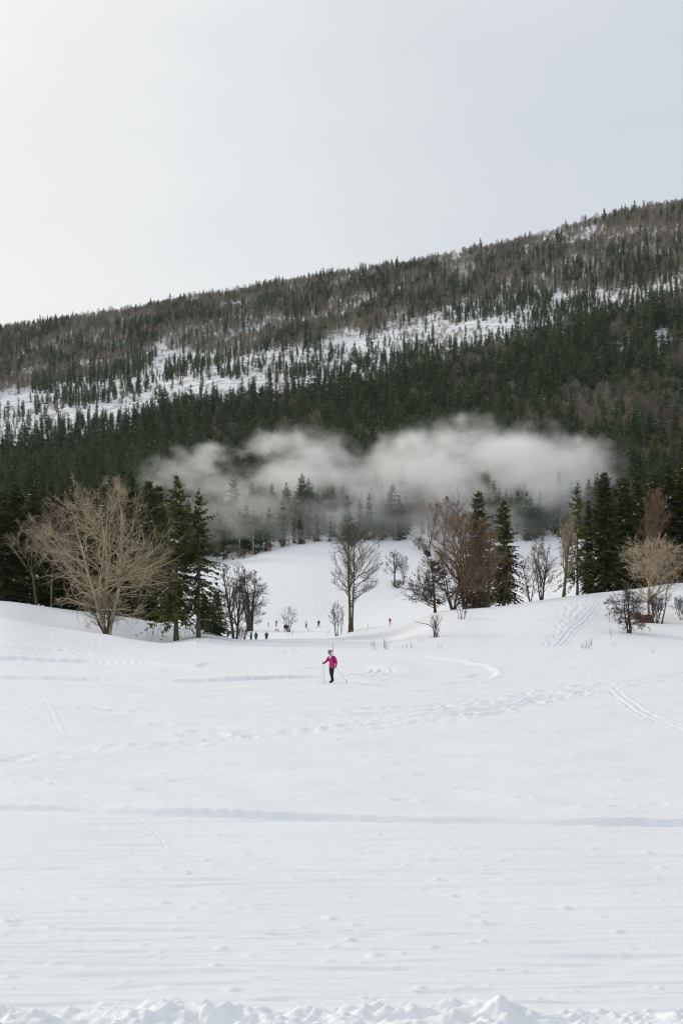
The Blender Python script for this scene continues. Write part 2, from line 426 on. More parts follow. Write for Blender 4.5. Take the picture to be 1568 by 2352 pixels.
# lone clods and dents on the piste
for k in range(420):
    y = RNG.uniform(11, 22); x = RNG.uniform(-.3, .3) * y * 1.05
    s = RNG.uniform(.015, .05)
    bump(x, y, s * 1.6, s, s * RNG.uniform(.3, .8))
for k in range(45):
    y = RNG.uniform(11, 21); x = RNG.uniform(-.3, .3) * y * 1.05
    s = RNG.uniform(.03, .09)
    dent(x, y, s * RNG.uniform(1.5, 4), s, .013, .5, RNG.normal(0, .12))
for k in range(16):   # long single ski strokes
    y = RNG.uniform(11.5, 20); x = RNG.uniform(-.3, .2) * y; a = RNG.normal(0, .09); L = RNG.uniform(1, 4)
    for s in np.arange(0, L, .08): dent(x + s * math.cos(a), y + s * math.sin(a), .10, .022, .016, .5, a)
for k in range(380):
    y = 22.5 * math.exp(RNG.uniform(0, 1.35)); x = RNG.uniform(-.3, .3) * y * 1.05
    s = RNG.uniform(.04, .12)
    if RNG.random() < .5: bump(x, y, s * 1.6, s, s * .45)
    else: dent(x, y, s * 2, s, s * .4, .4)
# tracks of walkers and skiers over the field
for ln in [[(-80, 1609), (300, 1611), (700, 1608), (1000, 1600), (1200, 1588)], [(-80, 1648), (200, 1650), (520, 1652), (800, 1646), (1000, 1634), (1180, 1612), (1300, 1594)],
           [(-80, 1666), (300, 1672), (640, 1665), (950, 1650), (1180, 1622), (1400, 1574), (1600, 1540)], [(-80, 1742), (230, 1730), (560, 1702), (850, 1674), (1100, 1644), (1300, 1606), (1400, 1580)],
           [(-80, 1575), (300, 1577), (700, 1573), (900, 1570), (1020, 1562)], [(-80, 1548), (300, 1552), (600, 1550), (760, 1545)], [(-80, 1528), (300, 1538), (560, 1541), (700, 1540)],
           [(-80, 1634), (480, 1641), (850, 1632), (1150, 1605), (1420, 1571), (1600, 1550)], [(1150, 1530), (1350, 1514), (1600, 1500)]]:
    skitrack(ln, .35, .11, .045, .6)
skitrack([(-80, 1568), (200, 1569), (480, 1570), (700, 1569), (800, 1567), (960, 1563), (1060, 1555), (1100, 1545), (1085, 1533), (1020, 1522)], .28, .10, .06, .5)
skitrack([(-80, 1580), (300, 1582), (650, 1581), (850, 1578), (1010, 1571), (1100, 1559)], .28, .10, .05, .5)
footpath([(-80, 1752), (0, 1747), (120, 1738), (230, 1728), (330, 1722), (450, 1712), (560, 1700), (700, 1688), (850, 1672), (980, 1658), (1100, 1640), (1200, 1622), (1300, 1602), (1400, 1577), (1480, 1562), (1600, 1542)], .28, .22, .085)
footpath([(-80, 1760), (0, 1756), (60, 1752), (140, 1748)], .3, .25, .10, .5)
footpath([(-80, 1672), (0, 1668), (120, 1672), (300, 1672), (480, 1668), (640, 1665), (800, 1662), (950, 1650), (1080, 1636)], .3, .20, .06, .5)
footpath([(-80, 1635), (150, 1632), (300, 1637), (480, 1640), (700, 1638), (850, 1632), (960, 1626), (1060, 1615), (1150, 1604), (1240, 1592), (1330, 1580), (1420, 1570)], .35, .22, .08)
footpath([(960, 1632), (1060, 1620), (1160, 1606), (1260, 1592), (1360, 1576), (1460, 1566), (1600, 1556)], .9, .24, .09, .3)
footpath([(420, 1695), (460, 1690), (490, 1684), (470, 1700)], .5, .28, .10, .4)
footpath([(1100, 1560), (1250, 1540), (1400, 1528), (1600, 1510)], .15, .16, .05, .7)
footpath([(1130, 1556), (1300, 1534), (1450, 1522), (1600, 1516)], .15, .16, .05, .7)
skitrack([(98, 1590), (115, 1620), (135, 1665), (150, 1690), (195, 1708), (260, 1722)], .27, .05, .022)
skitrack([(1400, 1578), (1425, 1605), (1465, 1635), (1520, 1660), (1600, 1690)], .35, .09, .045)
footpath([(1400, 1578), (1430, 1610), (1470, 1640), (1530, 1668)], .25, .16, .05, .5)
skitrack([(1250, 1490), (1290, 1515), (1340, 1545), (1400, 1575)], .3, .10, .035)
skitrack([(90, 1795), (120, 1810), (160, 1828), (200, 1846), (235, 1858)], .0, .05, .022)
skitrack([(305, 1868), (325, 1883), (350, 1905), (380, 1945)], .0, .03, .012)
for off in (2, 16):   # slide marks and steps down the right hill
    skitrack([(1378 + off * .4, 1366), (1345 + off * .8, 1405), (1300 + off, 1445), (1262 + off, 1486)], .5, .16, .14, .6)
footpath([(1330, 1372), (1310, 1395), (1300, 1425), (1280, 1450), (1255, 1485)], .5, .26, .16, .6)
footpath([(1350, 1372), (1330, 1400), (1318, 1430), (1290, 1455), (1265, 1485)], .7, .26, .16, .45)
footpath([(1130, 1425), (1160, 1450), (1200, 1485)], .3, .2, .06, 1.0)
for k in range(150):   # trampled patch on the left slope
    x, y = hit(RNG.normal(240, 45), RNG.normal(1490, 8))
    dent(x, y, RNG.uniform(.2, .4), RNG.uniform(.2, .4), RNG.uniform(.04, .09), .6)
ledge([(-300, 1508), (-100, 1512), (0, 1516), (200, 1521), (330, 1526), (462, 1534)], .26, .35, 6, (5, .5))
ledge([(-300, 1556), (-100, 1560), (0, 1562), (200, 1564), (400, 1568), (560, 1564), (745, 1557)], .20, .25, 4, (5, 2))
ledge([(-300, 1485), (0, 1490), (140, 1496), (230, 1502)], .16, .4, 5, (5, 2))
ledge([(600, 1535), (700, 1537), (800, 1532)], .10, .3, 4, (1, 1))
crumbs([(480, 1594), (620, 1595), (750, 1594), (900, 1590), (1000, 1583), (1080, 1570), (1128, 1556), (1140, 1546), (1122, 1532), (1060, 1518), (980, 1509), (900, 1504)], 700, .16, (.02, .06), (.05, .12))
crumbs([(-80, 1590), (150, 1592), (300, 1594), (480, 1594)], 240, .2, (.02, .05), (.05, .12))
crumbs([(-80, 1560), (200, 1563), (400, 1568), (560, 1564), (745, 1557), (900, 1560)], 420, .4, (.02, .05), (.06, .14))
crumbs([(-80, 1535), (200, 1535), (450, 1540), (640, 1545)], 420, 1.3, (.02, .05), (.06, .16))
skitrack([(560, 1548), (700, 1556), (800, 1553), (860, 1545), (870, 1538), (840, 1530), (760, 1524), (640, 1516)], .5, .16, .08)
skitrack([(600, 1552), (730, 1562), (840, 1557), (895, 1546), (890, 1536), (840, 1526), (760, 1520), (640, 1512)], .5, .16, .06)
# walkers' path and mound in the dip, tracks on the far field
footpath([(700, 1466), (760, 1463), (850, 1450), (900, 1437)], .4, .35, .15, .8)
footpath([(660, 1500), (700, 1490), (760, 1478), (800, 1470)], .6, .4, .12, 1.0)
skitrack([(530, 1424), (640, 1404), (760, 1386), (860, 1372), (940, 1355)], .8, .35, .16)
skitrack([(560, 1430), (680, 1418), (760, 1405)], .8, .3, .10)
skitrack([(560, 1440.5), (650, 1439.5), (740, 1440), (800, 1441)], 1.0, .4, .12)
lp = np.array([hit(u, p) for u, p in [(480, 1596), (620, 1597), (750, 1596), (900, 1592), (1000, 1585), (1085, 1571), (1132, 1556), (1143, 1545), (1125, 1531), (1060, 1517), (980, 1508), (880, 1503), (760, 1500)]])
sel_ = slice(*np.searchsorted(rows, [40, 112]))
dmin = np.full(XX[sel_].shape, 99.0)
for a_, b_ in zip(lp[:-1], lp[1:]):
    ab = b_ - a_; q_ = np.clip(((XX[sel_] - a_[0]) * ab[0] + (YY[sel_] - a_[1]) * ab[1]) / (ab @ ab), 0, 1)
    dx_, dy_ = XX[sel_] - a_[0] - q_ * ab[0], YY[sel_] - a_[1] - q_ * ab[1]
    dd_ = np.hypot(dx_, dy_); sg = np.sign(ab[0] * dy_ - ab[1] * dx_)      # left of the way round = inside
    k_ = dd_ < np.abs(dmin); dmin[k_] = (dd_ * sg)[k_]
ins = np.clip(dmin / .35 + .3, 0, 1) * np.clip((5.5 - dmin) / 1.5, 0, 1) * (np.abs(dmin) < 90)
ZZ[sel_] -= .10 * ins
BUMP[sel_] = np.maximum(BUMP[sel_], .04 * np.exp(-((dmin + .2) / .2) ** 2) * (1 + .9 * vnoise(XX[sel_] / .35, YY[sel_] / .6, 95)))
# hollows melted round the trunks
for u_, Y_, r_ in [(247, 150, 1.3), (405, 158, .8), (456, 157, .8), (539, 186, .9), (806, 199, 1.0), (775, 197, .7), (1493, 148, .8), (1444, 137, .8), (1518, 147, .6), (1001, 137, .6), (1061, 152, .6), (1508, 147, .5)]:
    x_ = (u_ - UC) * Y_ / F
    dent(x_, Y_, r_, r_ * .9, .22, .25)
ZZ = ZZ + DENT + BUMP
nr, nc = ZZ.shape
ii = np.arange(nr * nc).reshape(nr, nc)
quads = np.stack([ii[:-1, :-1], ii[:-1, 1:], ii[1:, 1:], ii[1:, :-1]], -1).reshape(-1, 4)

def snow_material(name, litter=0.0):
    m = bpy.data.materials.new(name); m.use_nodes = True
    n, l = m.node_tree.nodes, m.node_tree.links
    p = n['Principled BSDF']
    p.inputs['Roughness'].default_value = 0.62
    p.inputs['Specular IOR Level'].default_value = 0.25
    tc = n.new('ShaderNodeTexCoord')
    a = n.new('ShaderNodeTexNoise'); a.inputs['Scale'].default_value = 0.35; a.inputs['Detail'].default_value = 6
    l.new(tc.outputs['Object'], a.inputs['Vector'])
    r = n.new('ShaderNodeValToRGB')
    r.color_ramp.elements[0].position = .3; r.color_ramp.elements[1].position = .7
    r.color_ramp.elements[0].color = (0.835, 0.855, 0.885, 1); r.color_ramp.elements[1].color = (0.885, 0.895, 0.91, 1)
    l.new(a.outputs[0], r.inputs[0])
    col = r.outputs[0]
    if litter:
        b = n.new('ShaderNodeTexNoise'); b.inputs['Scale'].default_value = 0.06; b.inputs['Detail'].default_value = 7; b.inputs['Roughness'].default_value = .7
        l.new(tc.outputs['Object'], b.inputs['Vector'])
        rr = n.new('ShaderNodeValToRGB'); rr.color_ramp.elements[0].position = .48; rr.color_ramp.elements[1].position = .62
        l.new(b.outputs[0], rr.inputs[0])
        mx = n.new('ShaderNodeMix'); mx.data_type = 'RGBA'
        ml = n.new('ShaderNodeMath'); ml.operation = 'MULTIPLY'; ml.inputs[1].default_value = litter
        l.new(rr.outputs[0], ml.inputs[0]); l.new(ml.outputs[0], mx.inputs[0])
        l.new(col, mx.inputs[6]); mx.inputs[7].default_value = (0.10, 0.085, 0.075, 1)
        col = mx.outputs[2]
    l.new(col, p.inputs['Base Color'])
    if not litter:
        g = n.new('ShaderNodeTexNoise'); g.inputs['Scale'].default_value = 22; g.inputs['Detail'].default_value = 5; g.inputs['Roughness'].default_value = .65
        l.new(tc.outputs['Object'], g.inputs['Vector'])
        bp = n.new('ShaderNodeBump'); bp.inputs['Strength'].default_value = .35; bp.inputs['Distance'].default_value = .012
        l.new(g.outputs[0], bp.inputs['Height']); l.new(bp.outputs[0], p.inputs['Normal'])
    return m

M['snow'] = snow_material('snow')
M['forest_floor'] = snow_material('snowy_forest_floor', .55)
ground = obj('snow_field', mesh_np('snow_field', np.stack([XX, YY, ZZ], -1).reshape(-1, 3), quads, [M['snow']], smooth=True))
tag(ground, 'wide snow covered field with ski tracks and footprints', 'snow', kind='structure')

# ---- mountain
SIL_U = np.array([-2600, -700, 0, 256, 512, 764, 1020, 1226, 1430, 1568, 2200, 4200.])
SIL_P = np.array([1000, 850, 760, 717, 671, 636, 595, 563, 494, 458, 318, 240.])
SIL_Y = np.array([2200, 2200, 2150, 2120, 2080, 2040, 1960, 1880, 1780, 1720, 1600, 1500.])
GK = ([0, .08, .226, .46, .75, 1.0], [0, .075, .27, .63, .865, 1.0])
Y0 = 446.0
def mount_z(x, y):
    u = UC + x * F / y
    es = HZ - np.interp(u, SIL_U, SIL_P); ys = np.interp(u, SIL_U, SIL_Y)
    ft = np.interp(u, [0, 545, 690, 1568], [1268, 1247, 1214, 1204.])
    e0 = HZ - ft
    t = np.clip((y - Y0) / (ys - Y0), 0, 1)
    g = pchip(*GK, t)
    z = HC + (e0 + (es - e0) * g) * y / F
    z = z - .25 * np.maximum(y - ys, 0)
    w = np.clip((y - 470) / 300, 0, 1)
    return z + w * (14 * fbm(x / 260, y / 260, 71, 3) + 4 * fbm(x / 60, y / 60, 75, 3))

mu = np.concatenate([np.linspace(-2600, -120, 50), np.arange(-110, 1690, 10), np.linspace(1700, 4200, 50)])
my = np.concatenate([np.arange(444, 700, 4), np.arange(700, 2700, 10)])
MU, MY = np.meshgrid(mu, my); MX = (MU - UC) * MY / F
MZ = mount_z(MX.ravel(), MY.ravel()).reshape(MX.shape)
MZ[0] -= 1.5
ii = np.arange(MX.size).reshape(MX.shape)
mq = np.stack([ii[:-1, :-1], ii[:-1, 1:], ii[1:, 1:], ii[1:, :-1]], -1).reshape(-1, 4)
mountain = obj('mountain', mesh_np('mountain', np.stack([MX, MY, MZ], -1).reshape(-1, 3), mq, [M['forest_floor']], smooth=True))
tag(mountain, 'long snowy mountainside rising to the right behind the field', 'mountain', kind='structure')

def any_z(x, y):
    x, y = np.asarray(x, float), np.asarray(y, float)
    return np.where(y < 448, base_z(x, np.minimum(y, 449)), mount_z(x, np.maximum(y, 448)))

# ------------------------------------------------------------------ plant builders
def tubes(paths, radii, sides):
    """paths (N,n,3), radii (N,n) -> verts, quads"""
    N, n, _ = paths.shape
    tg = np.gradient(paths, axis=1)
    tg /= np.linalg.norm(tg, axis=2, keepdims=True) + 1e-9
    ref = np.array([.34, .57, .12]); ref = np.where(np.abs((tg * (ref / np.linalg.norm(ref))).sum(2, keepdims=True)) > .93, np.array([-.6, .3, .7]), ref)
    a = np.cross(tg, ref); a /= np.linalg.norm(a, axis=2, keepdims=True) + 1e-9
    b = np.cross(tg, a)
    th = np.arange(sides) * 2 * np.pi / sides
    ring = a[:, :, None, :] * np.cos(th)[None, None, :, None] + b[:, :, None, :] * np.sin(th)[None, None, :, None]
    v = paths[:, :, None, :] + ring * radii[:, :, None, None]
    idx = np.arange(N * n * sides).reshape(N, n, sides)
    nx = np.roll(idx, -1, axis=2)
    q = np.stack([idx[:, :-1], nx[:, :-1], nx[:, 1:], idx[:, 1:]], -1).reshape(-1, 4)
    return v.reshape(-1, 3), q

def ribbons(paths, radii):
    N, n, _ = paths.shape
    tg = unit(np.gradient(paths, axis=1))
    side = unit(np.cross(tg, np.random.default_rng(N).normal(0, 1, (N, 1, 3)))) * (radii * 1.3)[..., None]
    v = np.stack([paths - side, paths + side], 2)
    idx = np.arange(N * n * 2).reshape(N, n, 2)
    q = np.stack([idx[:, :-1, 0], idx[:, :-1, 1], idx[:, 1:, 1], idx[:, 1:, 0]], -1).reshape(-1, 4)
    return v.reshape(-1, 3), q

def join(parts):
    vs, fs, o = [], [], 0
    for v, f in parts:
        vs.append(v); fs.append(f + o); o += len(v)
    return np.concatenate(vs), np.concatenate(fs)

def unit(v): return v / (np.linalg.norm(v, axis=-1, keepdims=True) + 1e-9)

def sweep(rng, p, d, L, r, n, wig, trop, taper):
    """grow N paths at once: p,d (N,3), L,r (N,)"""
    pts = [p]; dirs = [d]
    for k in range(n):
        d = unit(d + rng.normal(0, wig, d.shape) + np.array([0, 0, trop]))
        p = p + d * (L / n)[:, None]
        pts.append(p); dirs.append(d)
    t = np.linspace(0, 1, n + 1)
    return np.stack(pts, 1), np.stack(dirs, 1), r[:, None] * (1 - (1 - taper) * t[None, :])

def spawn(rng, path, dirs, rad, L, per, t0, ang, lr, rr, rmin, tap=.6, spread=.25, t1=.98, flat=0.0, side=0.0):
    N, n, _ = path.shape
    per = np.broadcast_to(per, (N,))
    tot = int(per.sum()); src = np.repeat(np.arange(N), per)
    t = rng.uniform(t0, t1, tot)
    f = t * (n - 1); i = np.minimum(f.astype(int), n - 2); w = (f - i)[:, None]
    p = path[src, i] * (1 - w) + path[src, i + 1] * w
    d0 = unit(dirs[src, i + 1])
    ref = unit(rng.normal(0, 1, (tot, 3)))
    s = unit(ref - (ref * d0).sum(1, keepdims=True) * d0)
    if flat: s = unit(s * np.array([1, 1, 1 - flat]))
    a = np.radians(rng.normal(ang, ang * spread, tot))[:, None]
    d = unit(d0 * np.cos(a) + s * np.sin(a) + np.array([side, 0, 0]))
    Lc = L[src] * lr * (1 - tap * t) * rng.uniform(.6, 1.25, tot)
    r0 = rad[src, i] * (1 - w[:, 0]) + rad[src, i + 1] * w[:, 0]
    rc = np.maximum(np.minimum(r0 * rr, r0 * .9), rmin)
    return p, d, Lc, rc

def env_dist(p, d, env):
    """distance from p along d to the crown's outline (an egg: half width, centre height, reach up, reach down)"""
    R, zc, up, dn = env
    rz = np.where(p[:, 2] + d[:, 2] * R * .5 > zc, up, dn)
    sc = np.stack([np.full(len(p), R), np.full(len(p), R), rz], 1)
    q = (p - np.array([0, 0, zc])) / sc; e = d / sc
    A = (e * e).sum(1); B = (q * e).sum(1); Cc = (q * q).sum(1) - 1
    disc = np.maximum(B * B - A * Cc, 0)
    return np.maximum((-B + np.sqrt(disc)) / A, .0)

def bare_tree(seed, h, w, stems=1, trunk_r=.2, fork=.25, lean=.12, S=None):
    """returns (trunk mesh arrays, crown mesh arrays); S = style dict"""
    st = dict(n1=14, n2=9, n3=7, n4=0, a1=48, a2=42, a3=38, l1=.55, l2=.5, l3=.55, trop=.10, wig=.10, rt=.012, twig_trop=.06, leafy=0, side=0.0, t0=.25, flat=0.0, tap=.55, t2=.18,
              low=None, mid=.58, fill=.75, tl=.055, ts=3, shift=0.0, k1=1.0, k2=1.0, base=0.0, tw=1.0)
    st.update(S or {})
    rng = np.random.default_rng(seed)
    low = st['low'] if st['low'] is not None else st['t0'] * .75
    zc = h * (low + (1 - low) * (1 - st['mid']) )
    env = (w / 2, zc, h - zc, zc - low * h)
    az = np.linspace(0, 2 * np.pi, stems, endpoint=False) + rng.uniform(0, 6)
    p = np.stack([np.cos(az) * trunk_r * (.9 if stems > 1 else 0), np.sin(az) * trunk_r * (.9 if stems > 1 else 0), np.full(stems, -.25)], 1)
    if st['base']:
        bo = rng.uniform(.1, 1, stems) ** .5 * st['base']; p[:, 0] = np.cos(az * 3.7) * bo; p[:, 1] = np.sin(az * 3.7) * bo; az = az * 3.7
    d = unit(np.stack([np.cos(az) * lean + st['side'] * .5, np.sin(az) * lean, np.ones(stems)], 1))
    L = h * rng.uniform(.82, .98, stems); L[0] = h * .97
    r = trunk_r * rng.uniform(.7, 1.0, stems); r[0] = trunk_r
    P0, D0, R0 = sweep(rng, p, d, L, r, 9, st['wig'] * .45 * st['tw'], .05, .10)
    R0[:, 0] *= 1.35
    lv = [(P0, R0)]
    c = spawn(rng, P0, D0, R0, L, st['n1'], st['t0'], st['a1'], st['l1'], .62, .03, st['tap'], side=st['side'])
    L1 = np.minimum(env_dist(c[0] - np.array([st['shift'], 0, 0]), unit(c[1] + np.array([0, 0, st['trop'] * 2])), env) * rng.uniform(st['fill'], 1.03, len(c[2])), h * .75) + .15
    P1, D1, R1 = sweep(rng, c[0], c[1], L1, np.minimum(c[3], (.010 + L1 * .0135) * st['k1']), 7, st['wig'], st['trop'], .2); lv.append((P1, R1))
    c2 = spawn(rng, P1, D1, R1, L1, st['n2'], st['t2'], st['a2'], st['l2'], .6, .016, .35, flat=st['flat'])
    L2 = np.minimum(c2[2], env_dist(c2[0] - np.array([st['shift'], 0, 0]), c2[1], env) * 1.05 + .25)
    P2, D2, R2 = sweep(rng, c2[0], c2[1], L2, np.minimum(c2[3], (.007 + L2 * .012) * st['k2']), 4, st['wig'] * 1.2, st['trop'], .3); lv.append((P2, R2))
    st['rt'] *= .88
    c3 = spawn(rng, P2, D2, R2, L2, int(math.ceil(st['n3'] * (1.8 if st['n3'] > 2 else 1))), .05, st['a3'], st['l3'], .6, st['rt'], .2, flat=st['flat'])
    L3 = np.clip(c3[2], h * st['tl'] * .45, h * st['tl'] * 1.3) * rng.uniform(.7, 1.2, len(c3[2]))
    P3, D3, R3 = sweep(rng, c3[0], c3[1], L3, np.full(len(L3), st['rt']), st['ts'] - 1, st['wig'] * 1.3, st['twig_trop'], .45); lv.append((P3, R3))
    out = lv
    sides = [8, 5, 4, 3, 3]
    tr = join([tubes(*out[0], 8), tubes(*out[1], 5)]) if not st['base'] else [tubes(out[0][0][i:i + 1], out[0][1][i:i + 1], 6) for i in range(stems)]
    cr = ([tubes(*out[1], 4)] if st['base'] else []) + [tubes(*out[2], 4), ribbons(*out[3])]
    if st['leafy']:
        tips = out[-1][0].reshape(-1, 3)
        q = tips[rng.integers(0, len(tips), st['leafy'])] + rng.normal(0, .06, (st['leafy'], 3))
        a = unit(rng.normal(0, 1, q.shape) + np.array([0, 0, -.8])) * rng.uniform(.10, .24, (len(q), 1)); b = unit(np.cross(a, rng.normal(0, 1, q.shape))) * rng.uniform(.04, .09, (len(q), 1))
        v = np.stack([q, q + a * .5 + b, q + a, q + a * .5 - b], 1).reshape(-1, 3)
        cr.append((v, np.arange(len(v)).reshape(-1, 4)))
    return tr, join(cr)

def put_bare(name, label, cat, u, Y, h, w, mats, seed, group=None, zoff=0.0, rz=0.0, **kw):
    x, y, z = place(u, Y)
    tr, cr = bare_tree(seed, h, w, **kw)
    root = empty(name, (x, y, z + zoff), rz)
    tag(root, label, cat, group)
    if isinstance(tr, list):
        for t_ in tr: obj('stem', mesh_np('stem', *t_, [mats[0]], smooth=True), root)
    else: obj('trunk', mesh_np('trunk', *tr, [mats[0]], smooth=True), root)
    tw = obj('twigs' if isinstance(tr, list) else 'crown', mesh_np('crown', *cr, [mats[1]], smooth=False), root)
    if isinstance(tr, list): tw['kind'] = 'stuff'
    return root

def spruce_arrays(seed, h, R, bare=.08, whorls=44, nbr=7, ntw=9, droop=.28, irregular=.25, top_pow=.85, tw=1.0, hang=.5, snow=.01, lopside=0.0):
    rng = np.random.default_rng(seed)
    z = bare + (1 - bare) * (np.arange(whorls) + rng.uniform(-.3, .3, whorls)) / whorls
    z = np.sort(np.clip(z, bare, .985))
    zb = np.repeat(z, nbr) + rng.normal(0, .3 / whorls, whorls * nbr)
    zb = np.clip(zb, bare * .9, .99)
    N = len(zb); t = (zb - bare) / (1 - bare)
    az = np.tile(np.arange(nbr) * 2 * np.pi / nbr, whorls) + np.repeat(rng.uniform(0, 6.28, whorls), nbr) + rng.normal(0, .3, N)
    prof = (1 - np.clip(t, 0, 1)) ** top_pow * np.minimum(1, .62 + t * 2.2)
    wh = np.repeat(rng.normal(1, irregular * .6, whorls), nbr)
    L = R * prof * np.clip(wh * rng.normal(1, irregular, N), .25, 1.5) * (1 + lopside * np.cos(az)) + .10
    e = np.radians(-14 + 52 * np.clip(t, 0, 1) ** 1.3 + rng.normal(0, 5, N))
    keep = rng.random(N) > irregular * .35
    az, L, e, zb, t = az[keep], L[keep], e[keep], zb[keep], t[keep]; N = len(az)
    o = np.stack([np.cos(az), np.sin(az), np.zeros(N)], 1)
    sdir = np.stack([-np.sin(az), np.cos(az), np.zeros(N)], 1)
    def along(s):   # s (N,k) fraction
        r = L[:, None] * s
        zz = h * zb[:, None] + np.tan(e)[:, None] * r - droop * L[:, None] * s ** 1.6 * (1 - t[:, None] * .8) + .10 * L[:, None] * np.maximum(s - .7, 0)
        return o[:, None, :] * (r * np.cos(e * .5)[:, None])[..., None] + np.array([0, 0, 1]) * zz[..., None]
    s = np.linspace(.12, 1.0, ntw)[None, :] + rng.uniform(-.05, .05, (N, ntw))
    base = along(s)
    V, MI = [], []
    for sgn in (-1, 1, 0):
        fl = (.30 + .45 * (1 - s)) * np.minimum(L[:, None], 2.6) ** .55 * rng.uniform(.55, 1.3, s.shape) * tw
        if sgn: d = unit(o[:, None] * .75 + sdir[:, None] * sgn * rng.uniform(.5, 1.0, s.shape)[..., None] - np.array([0, 0, 1]) * (hang * rng.uniform(.2, 1.3, s.shape))[..., None])
        else: d = unit(o[:, None] * .7 + sdir[:, None] * rng.normal(0, .3, s.shape)[..., None] + np.array([0, 0, 1]) * (rng.uniform(-hang * 1.6, .25, s.shape))[..., None])
        up = np.array([0, 0, 1.0]) + rng.normal(0, .35, d.shape)
        wv = unit(np.cross(d, up)) * (fl * rng.uniform(.13, .24, s.shape))[..., None]
        tip = base + d * fl[..., None]
        mid = base + d * (fl * .45)[..., None]
        q = np.stack([base, mid + wv, tip, mid - wv], 2).reshape(-1, 4, 3)
        V.append(q); MI.append((rng.random(len(q)) < snow).astype(int))
    V = np.concatenate(V); MI = np.concatenate(MI)
    # top shoot
    v = V.reshape(-1, 3); f = np.arange(len(v)).reshape(-1, 4)
    tz = np.linspace(-.3, h, 10); wob = np.cumsum(rng.normal(0, .012 * h / 22, (10, 2)), 0); wob[0] = 0; wob[-1] *= .5
    path = np.stack([wob[:, 0], wob[:, 1], tz], 1)[None]
    rr = (.0135 * h * (1 - np.linspace(0, 1, 10)) ** .9 + .015)[None]; rr[0, 0] *= 1.35
    tr = tubes(path, rr, 8)
    # bare limbs inside the crown
    lp = along(np.linspace(0, .8, 4)[None, :].repeat(N, 0))
    lr = np.linspace(.030, .010, 4)[None, :] * (h / 22) * np.ones((N, 1))
    sel = rng.random(N) < .5
    tr2 = tubes(lp[sel], lr[sel], 3)
    return join([tr, tr2]), (v, f, MI)

def spruce_meshes(seed, h, R, mats, **kw):
    tr, (v, f, mi) = spruce_arrays(seed, h, R, **kw)
    return mesh_np('trunk', *tr, [mats[0]], smooth=True), mesh_np('crown', v, f, [mats[1], M['needle_snow']], mi)

SPR = {}
def spruce_proto(key, **kw):
    if key not in SPR: SPR[key] = spruce_meshes(**kw)
    return SPR[key]

def put_spruce(label, u, Y, top=None, h=None, proto=None, H0=22.0, wid=1.0, group=None, rz=0.0, name='spruce_tree', cat='spruce tree'):
    x, y, z = place(u, Y)
    if h is None: h = HC + (HZ - top) * Y / F - z
    root = empty(name, (x, y, z - .05), rz)
    k = h / H0
    root.scale = (k * wid, k * wid, k)
    tag(root, label, cat, group)
    obj('trunk', proto[0], root); obj('crown', proto[1], root)
    return root

exec_order = []
# ------------------------------------------------------------------ hero spruces
H0 = 22.0
sp = dict(mats=(M['spruce_bark'], M['needles']))
sd = dict(mats=(M['spruce_bark'], M['needles_dark']))
pA = spruce_proto('a', seed=11, h=H0, R=5.8, bare=.17, whorls=30, nbr=6, ntw=10, droop=.42, irregular=.33, top_pow=1.0, hang=.75, snow=.012, **sp)
pB = spruce_proto('b', seed=23, h=H0, R=6.4, bare=.16, whorls=24, nbr=6, ntw=11, droop=.30, irregular=.34, top_pow=1.0, hang=.6, snow=.012, lopside=.25, **sp)
pC = spruce_proto('c', seed=31, h=H0, R=3.6, bare=.03, whorls=46, nbr=8, ntw=9, droop=.28, irregular=.20, hang=.6, snow=.015, **sd)
pD = spruce_proto('d', seed=47, h=H0, R=3.9, bare=.03, whorls=44, nbr=8, ntw=9, droop=.25, irregular=.24, top_pow=.7, hang=.6, snow=.012, **sd)
pE = spruce_proto('e', seed=53, h=H0, R=3.4, bare=.10, whorls=42, nbr=7, ntw=9, droop=.5, irregular=.28, top_pow=.72, hang=1.1, snow=.008, **sp)
pF = spruce_proto('f', seed=67, h=H0, R=4.4, bare=.05, whorls=40, nbr=8, ntw=10, droop=.18, irregular=.22, top_pow=.75, hang=.45, snow=.012, **sp)
pG = spruce_proto('g', seed=71, h=6.0, R=1.9, bare=.03, whorls=22, nbr=7, ntw=7, droop=.2, irregular=.3, hang=.5, snow=.012, **sd)

put_spruce('tall spruce with thin open top and bare lower trunk, beside the broad tan tree', 405, 158, top=1083, proto=pA)
put_spruce('spruce with layered branches reaching right, at the right end of the left grove', 456, 157, top=1120, proto=pB)
left_row = [(-85, 185, 1120), (-38, 180, 1112), (4, 178, 1125), (36, 183, 1106), (78, 181, 1108), (120, 186, 1099), (172, 184, 1118), (222, 188, 1104), (268, 182, 1092),
            (303, 185, 1088), (342, 181, 1102), (364, 187, 1112), (150, 196, 1112), (245, 198, 1105), (18, 194, 1118)]
ORD = 'leftmost second third fourth fifth sixth seventh eighth ninth tenth eleventh twelfth thirteenth fourteenth fifteenth sixteenth seventeenth eighteenth'.split()
for i, (u, Y, tp) in enumerate(sorted(left_row)):
    put_spruce('dark spruce behind the broad tan tree, %s in its row from the left' % ORD[i], u, Y, top=tp, proto=[pC, pD, pF][i % 3], wid=1.15 + .12 * ((i * 7) % 3), group='dark spruces behind the tan tree', rz=i * 1.7)
for u, Y, hh, lab in [(497, 168, 6.2, 'low young spruce beside the walkers, right of the layered spruce'), (470, 176, 5.0, 'low young spruce behind the trunk of the layered spruce')]:
    put_spruce(lab, u, Y, h=hh, proto=pG, H0=6.0, rz=u)
put_spruce('spruce with a broad ragged top, left one of the pair above the red brown trees', 1097, 186, top=1127, proto=pF, wid=1.12)
put_spruce('spruce with hanging lower boughs, right one of the pair above the red brown trees', 1156, 181, top=1145, proto=pE, wid=1.25)
